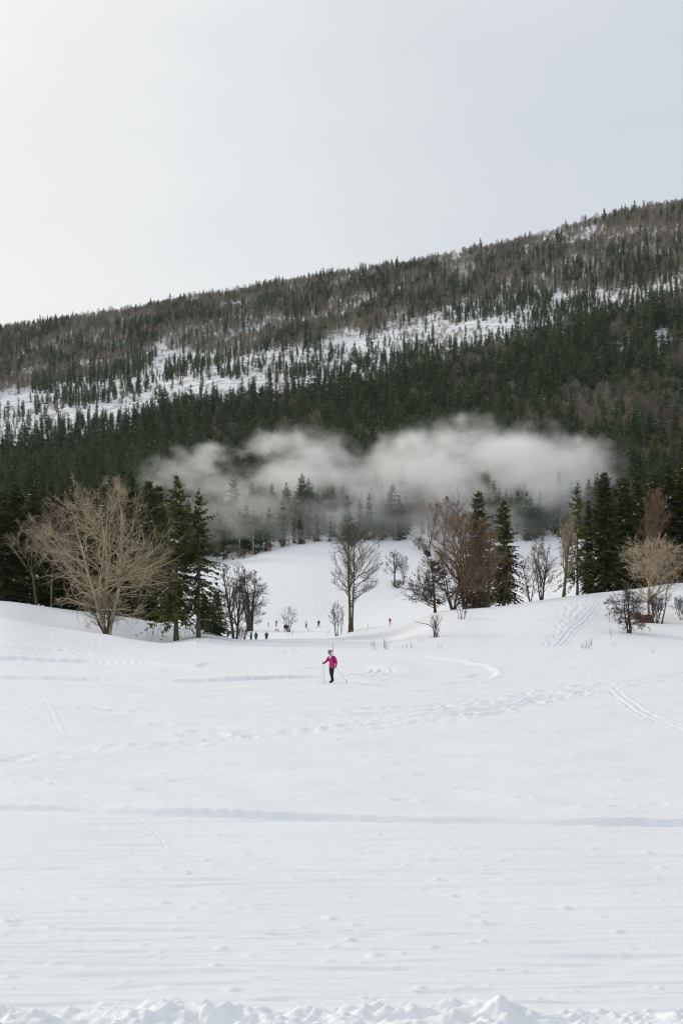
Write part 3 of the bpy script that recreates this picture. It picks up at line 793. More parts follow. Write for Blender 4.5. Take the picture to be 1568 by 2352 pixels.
put_spruce('dark spruce with a ragged top beside the pale narrow tree, leftmost of the right grove', 1325, 178, top=1103, proto=pB, wid=.78, rz=2.6)
put_spruce('tallest olive green spruce with a full pointed crown in the right grove', 1386, 180, top=1083, proto=pD, wid=1.22, rz=1.0)
put_spruce('slim spruce squeezed between the two tallest spruces of the right grove', 1350, 183, top=1145, proto=pC, wid=.8, rz=1.0)
right_row = [(1432, 186, 1092), (1462, 190, 1078), (1500, 192, 1082), (1535, 188, 1062), (1568, 190, 1048), (1605, 186, 1060), (1650, 190, 1050), (1412, 196, 1120), (1482, 200, 1110), (1552, 202, 1090)]
for i, (u, Y, tp) in enumerate(sorted(right_row)):
    put_spruce('dark spruce behind the golden bare tree, %s in the dense row from the left' % ORD[i], u, Y, top=tp, proto=[pD, pF, pC][i % 3], wid=1.12 + .15 * (i % 2), group='dark spruces along the right edge', rz=i * 2.1)

# ------------------------------------------------------------------ bare trees, shrubs
put_bare('bare_tree', 'very broad tan bare tree with many stems at the foot of the left slope', 'bare tree', 247, 150, 19.4, 18.0, (M['tan_bark'], M['tan_twig']), 101,
         stems=4, trunk_r=.25, lean=.22, S=dict(n1=20, n2=11, n3=3, l2=.50, k2=1.45, a1=64, a2=42, a3=36, trop=.03, rt=.0105, t0=.14, wig=.19, low=.03, mid=.52, tl=.062, fill=.88))
put_bare('shrub', 'tangle of thin brown stems around the foot of the broad tan tree', 'shrub', 243, 149.5, 5.2, 6.0, (M['red_bark'], M['tan_twig']), 102, stems=16, trunk_r=.06, lean=.45, S=dict(n1=5, n2=5, n3=4, l1=.5, rt=.010, t0=.2))
put_bare('bare_tree', 'pale grey bare tree with a crooked trunk before the dark spruces on the far left', 'bare tree', 84, 174, 13.0, 9.0, (M['ash_bark'], M['tan_twig']), 103, trunk_r=.16, S=dict(n1=13, n2=7, n3=6, rt=.013, wig=.15))
put_bare('bare_tree', 'brown bare tree left of the broad tan tree, near the left edge', 'bare tree', 118, 172, 14.5, 8.5, (M['ash_bark'], M['pink_twig']), 104, stems=2, trunk_r=.13, S=dict(n1=14, n2=8, n3=6, rt=.014))
put_bare('bare_tree', 'slim dark bare tree with two leaning trunks beside the walkers', 'bare tree', 539, 186, 12.5, 6.4, (M['dark_bark'], M['dark_twig']), 105, stems=2, trunk_r=.24, lean=.10, S=dict(n1=18, n2=8, n3=6, a1=30, l2=.36, trop=.14, rt=.0115, t0=.22))
put_bare('shrub', 'small tangled shrub at the foot of the two leaning trunks', 'shrub', 556, 185, 2.8, 3.0, (M['dark_bark'], M['dark_twig']), 106, stems=9, trunk_r=.04, lean=.5, S=dict(n1=5, n2=4, n3=3, rt=.012))
put_bare('bare_tree', 'dense round bare tree with several dark stems, left of the small skiers', 'bare tree', 574, 284, 14.2, 9.4, (M['dark_bark'], M['dark_twig']), 107, stems=5, trunk_r=.42, lean=.13, S=dict(n1=14, n2=9, n3=7, a1=62, l2=.44, trop=.03, rt=.0135, t0=.14, low=.06, tl=.06, mid=.5))
put_bare('bare_tree', 'small bare tree with a fan of thin branches beside the two close walkers', 'bare tree', 664, 281, 5.7, 4.6, (M['dark_bark'], M['ash_twig']), 108, stems=4, trunk_r=.10, lean=.28, S=dict(n1=7, n2=4, n3=3, a1=46, rt=.009, t0=.2, trop=.05, tl=.10, low=.0, mid=.45, k2=.7))
put_bare('ash_tree', 'tall bare tree with an oval crown and twin trunk in the middle of the snowfield', 'bare tree', 806, 199, 18.0, 10.0, (M['ash_bark'], M['ash_twig']), 131, stems=2, trunk_r=.27, lean=.012,
         S=dict(n1=28, n2=12, n3=7, k1=.72, k2=.85, a1=58, a2=34, a3=30, l2=.38, trop=.075, rt=.0115, t0=.22, twig_trop=.10, wig=.09, t2=.2, low=.17, mid=.5, tl=.06, fill=.85, tw=.35))
put_bare('shrub', 'tall cluster of thin upright stems left of the twin trunked tree', 'shrub', 775, 197, 5.6, 2.9, (M['ash_bark'], M['ash_twig']), 110, stems=8, trunk_r=.055, lean=.15, S=dict(n1=6, n2=4, n3=3, a1=30, rt=.009, t0=.3, low=-.3, mid=.5, base=.75))
put_bare('bare_tree', 'small dark bare tree standing alone high on the far snowfield', 'bare tree', 905, 356, 10.6, 7.2, (M['dark_bark'], M['dark_twig']), 111, trunk_r=.28, S=dict(n1=20, n2=8, n3=6, rt=.017, t0=.25))
put_bare('shrub', 'thin grey saplings right of the lone tree on the far snowfield', 'shrub', 926, 357, 9.0, 3.2, (M['ash_bark'], M['ash_twig']), 112, stems=5, trunk_r=.09, lean=.10, S=dict(n1=8, n2=4, n3=3, rt=.018, a1=25, l1=.3))
put_bare('shrub', 'low brush around the foot of the lone tree on the far snowfield', 'shrub', 912, 354, 2.2, 6.5, (M['dark_bark'], M['ash_twig']), 113, stems=14, trunk_r=.05, lean=.6, S=dict(n1=4, n2=4, n3=3, rt=.018))
put_bare('bare_tree', 'dark tree leaning left with clusters of dead leaves on the right hill', 'bare tree', 999, 170, 8.6, 7.6, (M['dark_bark'], M['leaf_dead']), 114, trunk_r=.21, lean=.0, S=dict(n1=26, n2=10, a1=64, side=-.16, shift=-2.0, trop=.02, rt=.012, leafy=3600, t0=.10, low=-.08, n3=6))
RB = (M['red_bark'], M['red_twig'])
put_bare('bare_tree', 'red brown bare tree with a broad fan crown, tallest below the pair of spruces', 'bare tree', 1068, 174, 13.6, 12.0, RB, 115, stems=4, trunk_r=.22, lean=.18, S=dict(n1=17, n2=11, n3=6, a1=52, l2=.4, trop=.07, rt=.011, t0=.12, low=.08, mid=.5))
put_bare('bare_tree', 'red brown bare tree with long sweeping limbs, right beside the leaning dark tree', 'bare tree', 1040, 172, 9.2, 10.5, (M['red_bark'], M['red_twig']), 116, stems=4, trunk_r=.17, lean=.42, S=dict(n1=15, n2=9, n3=5, a1=66, l2=.46, k2=1.2, trop=.02, rt=.010, t0=.12, low=.05))
put_bare('bare_tree', 'dark red brown bare tree with a thick trunk, below the gap between paired spruces', 'bare tree', 1116, 173.5, 11.5, 8.8, RB, 117, stems=2, trunk_r=.34, lean=.10, S=dict(n1=14, n2=8, n3=4, a1=50, l2=.42, rt=.010, t0=.28))
put_bare('bare_tree', 'thick dark bare trunk with low limbs, below the left one of the spruce pair', 'bare tree', 1090, 176, 9.5, 6.5, (M['dark_bark'], M['red_twig']), 118, stems=2, trunk_r=.32, lean=.12, S=dict(n1=13, n2=8, n3=6, a1=50, rt=.014, t0=.1))
put_bare('bare_tree', 'thin red brown bare tree in front of the spruce with hanging boughs', 'bare tree', 1150, 174, 7.5, 5.0, RB, 133, stems=2, trunk_r=.12, lean=.2, S=dict(n1=9, n2=5, n3=3, a1=50, rt=.010, t0=.25))
put_bare('bare_tree', 'slim bare tree of reddish stems left of the pale narrow tree', 'bare tree', 1243, 178, 9.0, 4.6, (M['dark_bark'], M['red_twig']), 120, stems=4, trunk_r=.12, lean=.16, S=dict(n1=10, n2=6, n3=5, a1=38, rt=.012, t0=.15))
put_bare('bare_tree', 'thin dark bare tree with drooping twigs, right of the spruce with hanging boughs', 'bare tree', 1217, 182, 7.0, 4.0, (M['dark_bark'], M['dark_twig']), 121, stems=3, trunk_r=.09, lean=.16, S=dict(n1=9, n2=6, n3=5, a1=45, rt=.012, t0=.1))
put_bare('bare_tree', 'pale narrow bare tree with upswept twigs beside the right grove of spruces', 'bare tree', 1293, 174, 13.4, 3.9, (M['ash_bark'], M['tan_twig']), 122, trunk_r=.24, S=dict(n1=34, n2=8, n3=6, a1=24, a2=24, l1=.26, trop=.16, rt=.013, t0=.12, twig_trop=.16))
put_bare('bare_tree', 'purplish brown bare tree standing in front of the dark spruces near the right edge', 'bare tree', 1503, 179, 14.2, 5.2, (M['ash_bark'], M['red_twig']), 123, trunk_r=.18, S=dict(n1=26, n2=9, n3=8, a1=30, l2=.36, trop=.12, rt=.014, t0=.35, twig_trop=.12))
put_bare('bare_tree', 'bright golden tan bare tree with a round crown on the right hill', 'bare tree', 1493, 148, 10.8, 8.8, (M['gold_bark'], M['gold_twig']), 224, stems=2, lean=.08, trunk_r=.17, S=dict(n1=20, n2=10, n3=5, k2=1.5, a1=60, a2=44, l2=.48, trop=.05, rt=.012, t0=.22, wig=.17, low=.20, tl=.07, mid=.5, fill=.85))
put_bare('bare_tree', 'small dark gnarled bare tree with drooping twigs on the right hill', 'bare tree', 1444, 137, 5.4, 5.5, (M['dark_bark'], M['dark_twig']), 125, stems=2, trunk_r=.17, lean=.12, S=dict(n1=20, n2=12, n3=7, a1=65, a2=50, trop=-.02, rt=.009, t0=.2, twig_trop=-.06, wig=.2, low=.06, mid=.55))
put_bare('bare_tree', 'thin reddish sapling just right of the golden bare tree', 'bare tree', 1518, 147, 6.2, 3.6, (M['red_bark'], M['gold_twig']), 126, trunk_r=.10, lean=.12, S=dict(n1=10, n2=6, n3=4, rt=.011))
put_bare('shrub', 'dark brush between the golden tree and the sapling', 'shrub', 1508, 147, 3.2, 3.2, (M['dark_bark'], M['dark_twig']), 127, stems=8, trunk_r=.04, lean=.3, S=dict(n1=5, n2=5, n3=4, rt=.010))
put_bare('shrub', 'thin grey shrub on the right hill at the picture edge', 'shrub', 1563, 149, 2.8, 2.6, (M['dark_bark'], M['dark_twig']), 128, stems=6, trunk_r=.035, lean=.4, S=dict(n1=5, n2=5, n3=4, rt=.010))
put_bare('shrub', 'dark upright shrub with one long branch arching left, on the slope of the right hill', 'shrub', 1001, 137, 2.6, 1.7, (M['dark_bark'], M['dark_twig']), 129, stems=9, trunk_r=.045, lean=.12, S=dict(n1=3, n2=3, n3=2, a1=30, rt=.008, trop=.06, base=.28, low=-.3))
br = np.array([[0, 0, .2], [-.35, 0, .95], [-.9, .05, 1.35], [-1.6, .1, 1.5], [-2.3, .1, 1.62], [-2.55, .1, 1.9]])[None]
arch_root = [o for o in COL.objects if o.get('label', '').startswith('dark upright shrub')][0]
obj('branch', mesh_np('branch', *tubes(br, np.array([[.05, .045, .04, .03, .02, .012]]), 5), [M['dark_bark']]), arch_root)
put_bare('shrub', 'small upright shrub near the crest of the right hill below the red brown trees', 'shrub', 1061, 152, 2.3, 1.7, (M['dark_bark'], M['dark_twig']), 130, stems=9, trunk_r=.035, lean=.22, S=dict(n1=3, n2=3, n3=2, a1=26, rt=.008, base=.4, low=-.3))
def tuft(label, u, py, h, w, seed, n=9, group=None, name='shrub', cat='shrub', m='dark_twig', lean=.5):
    x, y = hit(u, py)
    return put_bare(name, label, cat, u, y, h, w, (M[m], M[m]), seed, group=group, stems=max(2, int(n * .6)), trunk_r=.014, lean=lean, S=dict(n1=2, n2=2, n3=1, a1=24, l2=.4, rt=.006, t0=.3, low=-.5, tl=.12, base=w * .36, side=-.25 if seed % 2 else .1))
tuft('low tuft of bare twigs at the left foot of the right hill', 876, 1493, 1.3, 2.1, 141, 14)
tuft('sparse twigs at the foot of the hill, right of the low tuft', 937, 1492, .9, 1.1, 142, 6)
tuft('slanting twigs below the arching shrub on the right hill', 975, 1474, .9, 1.3, 143, 6)
tuft('lone thin twig at the foot of the hill below the arching shrub', 1009, 1491, 1.0, .3, 144, 2)
tuft('low spread of leaning twigs at the foot of the hill left of the gnarled tree', 1349, 1491, 1.0, 2.2, 145, 12)
tuft('lone twig sticking from the snow below the gnarled tree', 1406, 1485, 1.6, .4, 146, 2)
tuft('two thin leaning twigs in the snow near the right edge', 1508, 1500, 1.0, .6, 147, 3)
tuft('tiny twigs in the snow below the layered spruce', 463, 1479, .9, .8, 148, 5)
tuft('cluster of thin saplings left of the bare trunk of the tall spruce', 367, 1474, 3.2, 2.6, 149, 14, name='sapling', cat='sapling', lean=.2)
tuft('small sapling clump between the tan tree and the tall spruce', 336, 1471, 2.7, 1.6, 150, 8, name='sapling', cat='sapling', lean=.2)
tuft('brushy saplings between the trunks of the two tall spruces', 431, 1471, 2.8, 2.4, 151, 16, name='sapling', cat='sapling', lean=.35)
tuft('dry twigs on the mound in the dip behind the walkers', 672, 1459, 1.1, 3.0, 152, 7)
tuft('low twigs beside the foot of the tall upright stems', 758, 1457, .9, 1.6, 153, 6)
tuft('pale thin brush behind the low young spruce', 512, 1446, 4.2, 5.0, 154, 14, m='ash_twig', lean=.3)

# ------------------------------------------------------------------ forest
def far_bare(seed, h, w, nl=18, nt=420, tw=.085):
    rng = np.random.default_rng(seed)
    tr = tubes(np.array([[[0, 0, -.5], [0, 0, h * .35], [rng.normal(0, .2), rng.normal(0, .2), h * .75]]]), np.array([[.22, .17, .06]]), 5)
    a = rng.uniform(0, 6.28, nl); t = rng.uniform(.25, .75, nl)
    p0 = np.stack([0 * a, 0 * a, t * h], 1); up = rng.uniform(.5, 1.2, nl)
    d = unit(np.stack([np.cos(a), np.sin(a), up], 1)); L = w * .55 * (1.15 - t * .5)
    lp = np.stack([p0, p0 + d * (L * .5)[:, None], p0 + (d * L[:, None]) + np.array([0, 0, .5])], 1)
    lt = tubes(lp, np.array([[.08, .05, .03]]).repeat(nl, 0), 3)
    # twigs through the crown volume
    q = unit(rng.normal(0, 1, (nt, 3))) * rng.uniform(.35, .92, (nt, 1)) ** .7
    c = np.stack([q[:, 0] * w / 2, q[:, 1] * w / 2, h * .62 + q[:, 2] * h * .36], 1)
    dd = unit(np.stack([q[:, 0], q[:, 1], q[:, 2] * .4 + rng.uniform(.3, 1.2, nt)], 1) + rng.normal(0, .3, (nt, 3)))
    ln = rng.uniform(1.0, 2.4, (nt, 1)) * h / 16
    s = unit(np.cross(dd, rng.normal(0, 1, dd.shape))) * tw
    v = np.stack([c - s, c + s, c + dd * ln], 1).reshape(-1, 3)
    return join([tr, lt]), (v, np.arange(len(v)).reshape(-1, 3))

protos = bpy.data.collections.new('forest_shapes')      # not linked to the scene: shapes for the far wood
N_SP, N_BA = 5, 6
for k in range(N_SP):
    tr, (v, f, mi) = spruce_arrays(200 + k, 19.0, 3.5 + .3 * k, bare=.05, whorls=17, nbr=6, ntw=2, droop=.2, irregular=.28, top_pow=.8, tw=2.0, hang=.7, snow=.003)
    trunk = tubes(np.array([[[0, 0, -1], [0, 0, 10], [0, 0, 19.5]]], float), np.array([[.25, .18, .03]]), 4)
    V, Fq = join([(v, f), trunk])
    o = bpy.data.objects.new('a_spruce_%d' % k, mesh_np('far_spruce', V, Fq, [M['needles_far'], M['needle_snow'], M['spruce_bark']], np.concatenate([mi, np.full(len(trunk[1]), 2)])))
    protos.objects.link(o)
for k in range(N_BA):
    (tv, tf), (v, f) = far_bare(300 + k, 14 + k % 3 * 2, 7.0 + k % 2 * 1.5)
    me = mesh_np('far_bare', np.concatenate([tv, v]), [tf, f + len(tv)], [M['far_twig']])
    o = bpy.data.objects.new('b_bare_%d' % k, me); protos.objects.link(o)

rngf = np.random.default_rng(99)
pts = []
for Ya, Yb, sp_ in [(392, 800, 5.2), (800, 1400, 6.2), (1400, 2260, 6.0)]:
    gx = np.arange(-1.15 * Yb, 1.15 * Yb, sp_); gy = np.arange(Ya, Yb, sp_)
    GX, GY = np.meshgrid(gx, gy)
    GX = GX + rngf.uniform(-.5, .5, GX.shape) * sp_; GY = GY + rngf.uniform(-.5, .5, GX.shape) * sp_
    u_ = UC + GX * F / GY
    k = (u_ > -500) & (u_ < 2100)
    pts.append(np.stack([GX[k], GY[k]], 1))
pts = np.concatenate(pts)
fx, fy = pts[:, 0], pts[:, 1]
fz = any_z(fx, fy)
fu = UC + fx * F / fy; fp = HZ - (fz - HC) * F / fy
edge = np.interp(fu, [0, 460, 530, 590, 660, 740, 850, 950, 1568], [1310, 1300, 1287, 1272, 1255, 1244, 1243, 1240, 1238])
ysil = np.interp(fu, SIL_U, SIL_Y)
yb = np.interp(fu, [-500, 0, 150, 270, 330, 390, 480, 600, 700, 850, 930, 1000, 1100, 1200, 1300, 1400, 1568, 2100], [1080, 1000, 968, 950, 915, 885, 882, 862, 862, 848, 815, 795, 770, 745, 720, 690, 640, 560])
bw = np.interp(fu, [-500, 0, 200, 400, 560, 700, 850, 1000, 1150, 1280, 1400, 1568], [100, 100, 95, 85, 60, 70, 85, 85, 75, 60, 25, 10])
n1 = fbm(fx / 90, fy / 160, 81, 4); n2 = fbm(fx / 35, fy / 70, 85, 3); n3 = fbm(fx / 220, fy / 300, 89, 3)
dark = fp > yb + 64
snowy = (~dark) & (fp > yb - bw + 10)
upper = (~dark) & (~snowy)
right = np.clip((fu - 900) / 500, 0, 1)
dens = np.where(dark, 1.0, np.where(snowy, np.clip(.27 + .4 * n1 + .8 * n2 + .40 * np.clip((fu - 500) / 400, 0, 1), .05, .95), np.clip(.90 + .25 * right + 1.4 * np.minimum(n1 + .16, 0) + 1.0 * n2, .12, 1)))
psp = np.where(dark, np.clip(.93 - .25 * right + .9 * n1 * (.4 + right), .2, 1), np.where(snowy, np.clip(.45 + n2, .1, .9), np.clip(.27 + .10 * right + .5 * n1 + .3 * n3 + .7 * n2, .05, .9)))
# glades that show bare snow
for gu, gp, ru, rp_ in [(1520, 790, 26, 36), (1425, 812, 30, 16), (1340, 850, 22, 12), (481, 1072, 5, 14), (1285, 690, 20, 14), (690, 640, 0.1, .1)]:
    dens = np.where(((fu - gu) / ru) ** 2 + ((fp - gp) / rp_) ** 2 < 1, .04, dens)
ok = (fp < edge) & (fy < ysil + 25) & (rngf.random(len(fx)) < dens)
near_edge = ok & (fp > edge - 6)
fx, fy, fz, fu, fp, psp, n1, dark = [a[ok] for a in (fx, fy, fz, fu, fp, psp, n1, dark)]
is_sp = rngf.random(len(fx)) < psp
hs = np.where(is_sp, rngf.normal(1.0, .27, len(fx)), rngf.normal(.95, .22, len(fx)))
hs = hs * np.interp(fy, [420, 460, 650], [.58, .66, 1])
hs = np.clip(hs * np.where(dark, 1.08, np.where(snowy[ok], np.where(is_sp, .62, .42), .74)), .22, 1.5)
clump = (np.abs(fu - 1020) < 75) & (fy < 470) & (fu > 940)
is_sp &= ~clump
print('forest', len(fx), is_sp.sum())
infr = (fu > -60) & (fu < 1630)
# the nearest ones stand as trees of their own
size = hs / fy * infr
ns_sp = np.argsort(-np.where(is_sp & infr, size, -1))[:270]
ns_ba = np.argsort(-np.where(~is_sp & infr, size, -1))[:200]
single = np.zeros(len(fx), bool); single[ns_sp] = True; single[ns_ba] = True

edge_sp = [spruce_meshes(400 + k, 20.0, 3.6 + .35 * k, (M['spruce_bark'], M['needles_far']), bare=.06 + .05 * (k % 3), whorls=30, nbr=6, ntw=5, droop=.28, irregular=.27, tw=1.25, hang=.7, snow=.003) for k in range(5)]
edge_ba = []
for k in range(6):
    tr, cr = bare_tree(500 + k, 15.0, 6.0 + .8 * (k % 3), stems=1 + (k % 3 == 2), trunk_r=.20, S=dict(n1=14, n2=6, n3=6, a1=40, rt=.022, t0=.3, trop=.1))
    pale = k % 3 == 0
    edge_ba.append((mesh_np('trunk', *tr, [M['birch_bark'] if pale else M['ash_bark']], smooth=True), mesh_np('crown', *cr, [M['birch_twig'] if pale else M['pink_twig']])))
LAND = [(60, 'above the left edge slope'), (245, 'above the broad tan tree'), (430, 'above the two left spruces'), (575, 'above the pale birches'), (690, 'above the empty snowfield top'), (806, 'above the twin trunked tree'), (905, 'above the lone field tree'), (1030, 'above the pinkish clump'), (1130, 'above the spruce pair'), (1240, 'above the slim reddish trees'), (1390, 'above the right grove'), (1540, 'above the golden tree')]
for k in np.where(single)[0]:
    spot = LAND[int(np.argmin([abs(fu[k] - q[0]) for q in LAND]))][1]
    row = 'at the wood edge' if fy[k] < 432 else ('in the second rank of the wood' if fy[k] < 470 else 'deeper in the misty wood')
    tall = 'tall' if hs[k] > 1.12 else ('short' if hs[k] < .88 else 'middling')
    if is_sp[k]:
        pr = edge_sp[int(rngf.integers(0, 5))]; nm, ct = 'spruce_tree', 'spruce tree'
        lb = '%s dark spruce %s, %s' % (tall, row, spot)
    else:
        pr = edge_ba[int(rngf.integers(0, 6))]; nm, ct = 'bare_tree', 'bare tree'
        lb = '%s leafless tree %s, %s' % (tall, row, spot)
    gp = 'near forest spruces beyond the snowfield' if is_sp[k] else 'near forest bare trees beyond the snowfield'
    r = empty(nm, (fx[k], fy[k], fz[k] - .2), rngf.uniform(0, 6.28)); tag(r, lb, ct, gp)
    r.scale = (hs[k] * rngf.uniform(.85, 1.15),) * 2 + (hs[k],)
    obj('trunk', pr[0], r); obj('crown', pr[1], r)
# birches and pinkish clump that read one by one at the wood's edge
for i, (u, py, top, w, lab, pale) in enumerate([
        (549, 1281, 1172, 6.5, 'tall pale birch, left of the two at the left corner of the snowfield', 1),
        (582, 1275, 1186, 9.5, 'pale birch with a round crown, right of the tall birch at the snowfield corner', 1),
        (662, 1254, 1160, 4.0, 'slender pale birch at the wood edge right of the round crowned birch', 1),
        (700, 1248, 1165, 4.5, 'thin pale birch at the wood edge midway along the snowfield top', 1),
        (985, 1262, 1150, 9.5, 'pinkish brown bare tree at the right corner of the snowfield, left in its clump', 0),
        (1018, 1255, 1140, 10.0, 'pinkish brown bare tree behind the leaning dark tree, middle of its clump', 0),
        (1052, 1250, 1150, 9.0, 'pinkish brown bare tree left of the spruce pair, right in its clump', 0)]):
    x, Y = hit(u, py)
    put_bare('birch_tree' if pale else 'bare_tree', lab, 'birch tree' if pale else 'bare tree', u, Y, (py - top) * Y / F, w, (M['birch_bark'], M['birch_twig']) if pale else (M['ash_bark'], M['pink_twig']), 600 + i,
             stems=1 if i != 1 else 2, trunk_r=.22, S=dict(n1=18, n2=7, n3=6 if pale else 9, a1=38, rt=.024, t0=.3 if pale else .12))
for i, (u, py, h, w) in enumerate(sorted([(535, 1286, 5, 9), (560, 1283, 3, 6), (620, 1266, 2.5, 6), (648, 1258, 3, 7), (690, 1250, 2.5, 7), (722, 1245, 2.5, 6), (872, 1243, 3.5, 7), (905, 1242, 4.5, 8), (962, 1262, 4, 5), (975, 1272, 3, 5), (1210, 1243, 4, 9), (1245, 1243, 4, 9), (1150, 1243, 4, 9)])):
    x, Y = hit(u, py)
    put_bare('shrub', 'low brown brush along the upper snowfield edge, %s clump from the left' % ORD[i], 'shrub', u, Y, h, w, (M['red_bark'], M['pink_twig']), 640 + i, group='brush along the snowfield edge', stems=10, trunk_r=.06, lean=.4, S=dict(n1=5, n2=4, n3=4, rt=.024))

def instance_group():
    ng = bpy.data.node_groups.new('far_wood', 'GeometryNodeTree')
    ng.interface.new_socket('Geometry', in_out='INPUT', socket_type='NodeSocketGeometry')
    ng.interface.new_socket('Geometry', in_out='OUTPUT', socket_type='NodeSocketGeometry')
    n, l = ng.nodes, ng.links
    gi, go = n.new('NodeGroupInput'), n.new('NodeGroupOutput')
    ci = n.new('GeometryNodeCollectionInfo'); ci.inputs['Collection'].default_value = protos
    ci.inputs['Separate Children'].default_value = True; ci.inputs['Reset Children'].default_value = True
    ip = n.new('GeometryNodeInstanceOnPoints'); ip.inputs['Pick Instance'].default_value = True
    def attr(nm, ty):
        a = n.new('GeometryNodeInputNamedAttribute'); a.data_type = ty; a.inputs['Name'].default_value = nm
        return a.outputs[0]
    l.new(gi.outputs[0], ip.inputs['Points']); l.new(ci.outputs[0], ip.inputs['Instance'])
    l.new(attr('shape', 'INT'), ip.inputs['Instance Index'])
    l.new(attr('turn', 'FLOAT_VECTOR'), ip.inputs['Rotation']); l.new(attr('size', 'FLOAT_VECTOR'), ip.inputs['Scale'])
    l.new(ip.outputs[0], go.inputs[0])
    return ng
NG = instance_group()
def wood(name, label, cat, sel, shape):
    n = int(sel.sum())
    me = bpy.data.meshes.new(name)
    me.vertices.add(n); me.vertices.foreach_set('co', np.stack([fx[sel], fy[sel], fz[sel] - .3], 1).astype(np.float32).ravel())
    a = me.attributes.new('shape', 'INT', 'POINT'); a.data.foreach_set('value', shape.astype(np.int32))
    rot = np.zeros((n, 3), np.float32); rot[:, 2] = rngf.uniform(0, 6.28, n); rot[:, :2] = rngf.normal(0, .05, (n, 2))
    a = me.attributes.new('turn', 'FLOAT_VECTOR', 'POINT'); a.data.foreach_set('vector', rot.ravel())
    s = np.stack([hs[sel] * rngf.uniform(.8, 1.15, n)] * 2 + [hs[sel]], 1).astype(np.float32)
    a = me.attributes.new('size', 'FLOAT_VECTOR', 'POINT'); a.data.foreach_set('vector', s.ravel())
    o = obj(name, me); md = o.modifiers.new('far_wood', 'NODES'); md.node_group = NG
    return tag(o, label, cat, kind='stuff')
sel = is_sp & ~single
wood('spruce_forest', 'dense dark spruce forest covering the mountainside behind', 'forest', sel, rngf.integers(0, N_SP, sel.sum()))
sel = ~is_sp & ~single
wood('bare_forest', 'grey brown leafless wood spread over the upper mountainside', 'forest', sel, rngf.integers(N_SP, N_SP + N_BA, sel.sum()))

# ------------------------------------------------------------------ people
def skin_mesh(name, joints, edges, sub=2, root=None):
    """one continuous surface grown over a skeleton: joints name -> (x, y, z, radius[, radius2])"""
    keys = list(joints); idx = {k: i for i, k in enumerate(keys)}
    me = bpy.data.meshes.new(name)
    me.from_pydata([joints[k][:3] for k in keys], [(idx[a], idx[b]) for a, b in edges], [])
    o = bpy.data.objects.new(name, me); COL.objects.link(o)
    md = o.modifiers.new('skin', 'SKIN'); md.use_smooth_shade = True
    lay = me.skin_vertices[0].data
    for k in keys:
        r = joints[k][3:]
        lay[idx[k]].radius = (r[0], r[-1])
        lay[idx[k]].use_root = (k == (root or keys[0]))
    if sub:
        ss = o.modifiers.new('sub', 'SUBSURF'); ss.levels = sub; ss.render_levels = sub
    dg = bpy.context.evaluated_depsgraph_get()
    res = bpy.data.meshes.new_from_object(o.evaluated_get(dg))
    res.name = name
    bpy.data.objects.remove(o)
    bpy.data.meshes.remove(me)
    return res

def cloth(name, c, c2=None): return mat(name, c, c2 or tuple(v * 1.25 for v in c), 9.0, .9, detail=2)
M['skin'] = mat('skin', (.52, .30, .21), (.60, .36, .26), 5, .55)
CL = {k: cloth(k, v) for k, v in dict(pink_cloth=(.50, .028, .17), black_cloth=(.016, .017, .019), grey_wool=(.20, .18, .155), white_cloth=(.62, .66, .72), teal_cloth=(.020, .085, .105),
      dark_blue_cloth=(.022, .033, .055), burgundy_cloth=(.085, .020, .030), charcoal_cloth=(.030, .033, .038), red_cloth=(.60, .055, .035), beige_cloth=(.38, .33, .28),
      brown_hair=(.075, .045, .028), grey_cloth=(.25, .26, .28)).items()}

BODY_E = [('pelvis', 'spine'), ('spine', 'chest'), ('chest', 'neck'), ('neck', 'jaw'), ('jaw', 'head'), ('head', 'crown')]
for sd_ in 'LR':
    BODY_E += [('chest', 'sh' + sd_), ('sh' + sd_, 'el' + sd_), ('el' + sd_, 'wr' + sd_), ('wr' + sd_, 'ha' + sd_),
               ('pelvis', 'hip' + sd_), ('hip' + sd_, 'kn' + sd_), ('kn' + sd_, 'an' + sd_), ('an' + sd_, 'to' + sd_)]

def std_pose():
    J = dict(pelvis=(0, 0, .95, .145, .12), spine=(0, .01, 1.12, .135, .105), chest=(0, .01, 1.31, .15, .11), neck=(0, .01, 1.47, .055), jaw=(0, -.02, 1.545, .065, .07), head=(0, -.015, 1.62, .088, .10), crown=(0, 0, 1.70, .06, .07))
    for s, n in ((-1, 'R'), (1, 'L')):
        J['sh' + n] = (s * .185, .01, 1.385, .075); J['el' + n] = (s * .25, .03, 1.12, .055); J['wr' + n] = (s * .26, -.10, .92, .040); J['ha' + n] = (s * .26, -.15, .85, .038)
        J['hip' + n] = (s * .095, 0, .90, .10); J['kn' + n] = (s * .105, -.02, .49, .065); J['an' + n] = (s * .105, .02, .10, .050); J['to' + n] = (s * .115, -.15, .05, .042, .035)
    return J

def seg_dist(q, a, b):
    ab = b - a; t = np.clip(((q - a) @ ab) / (ab @ ab + 1e-9), 0, 1)
    return np.linalg.norm(q - (a + t[:, None] * ab), axis=1)

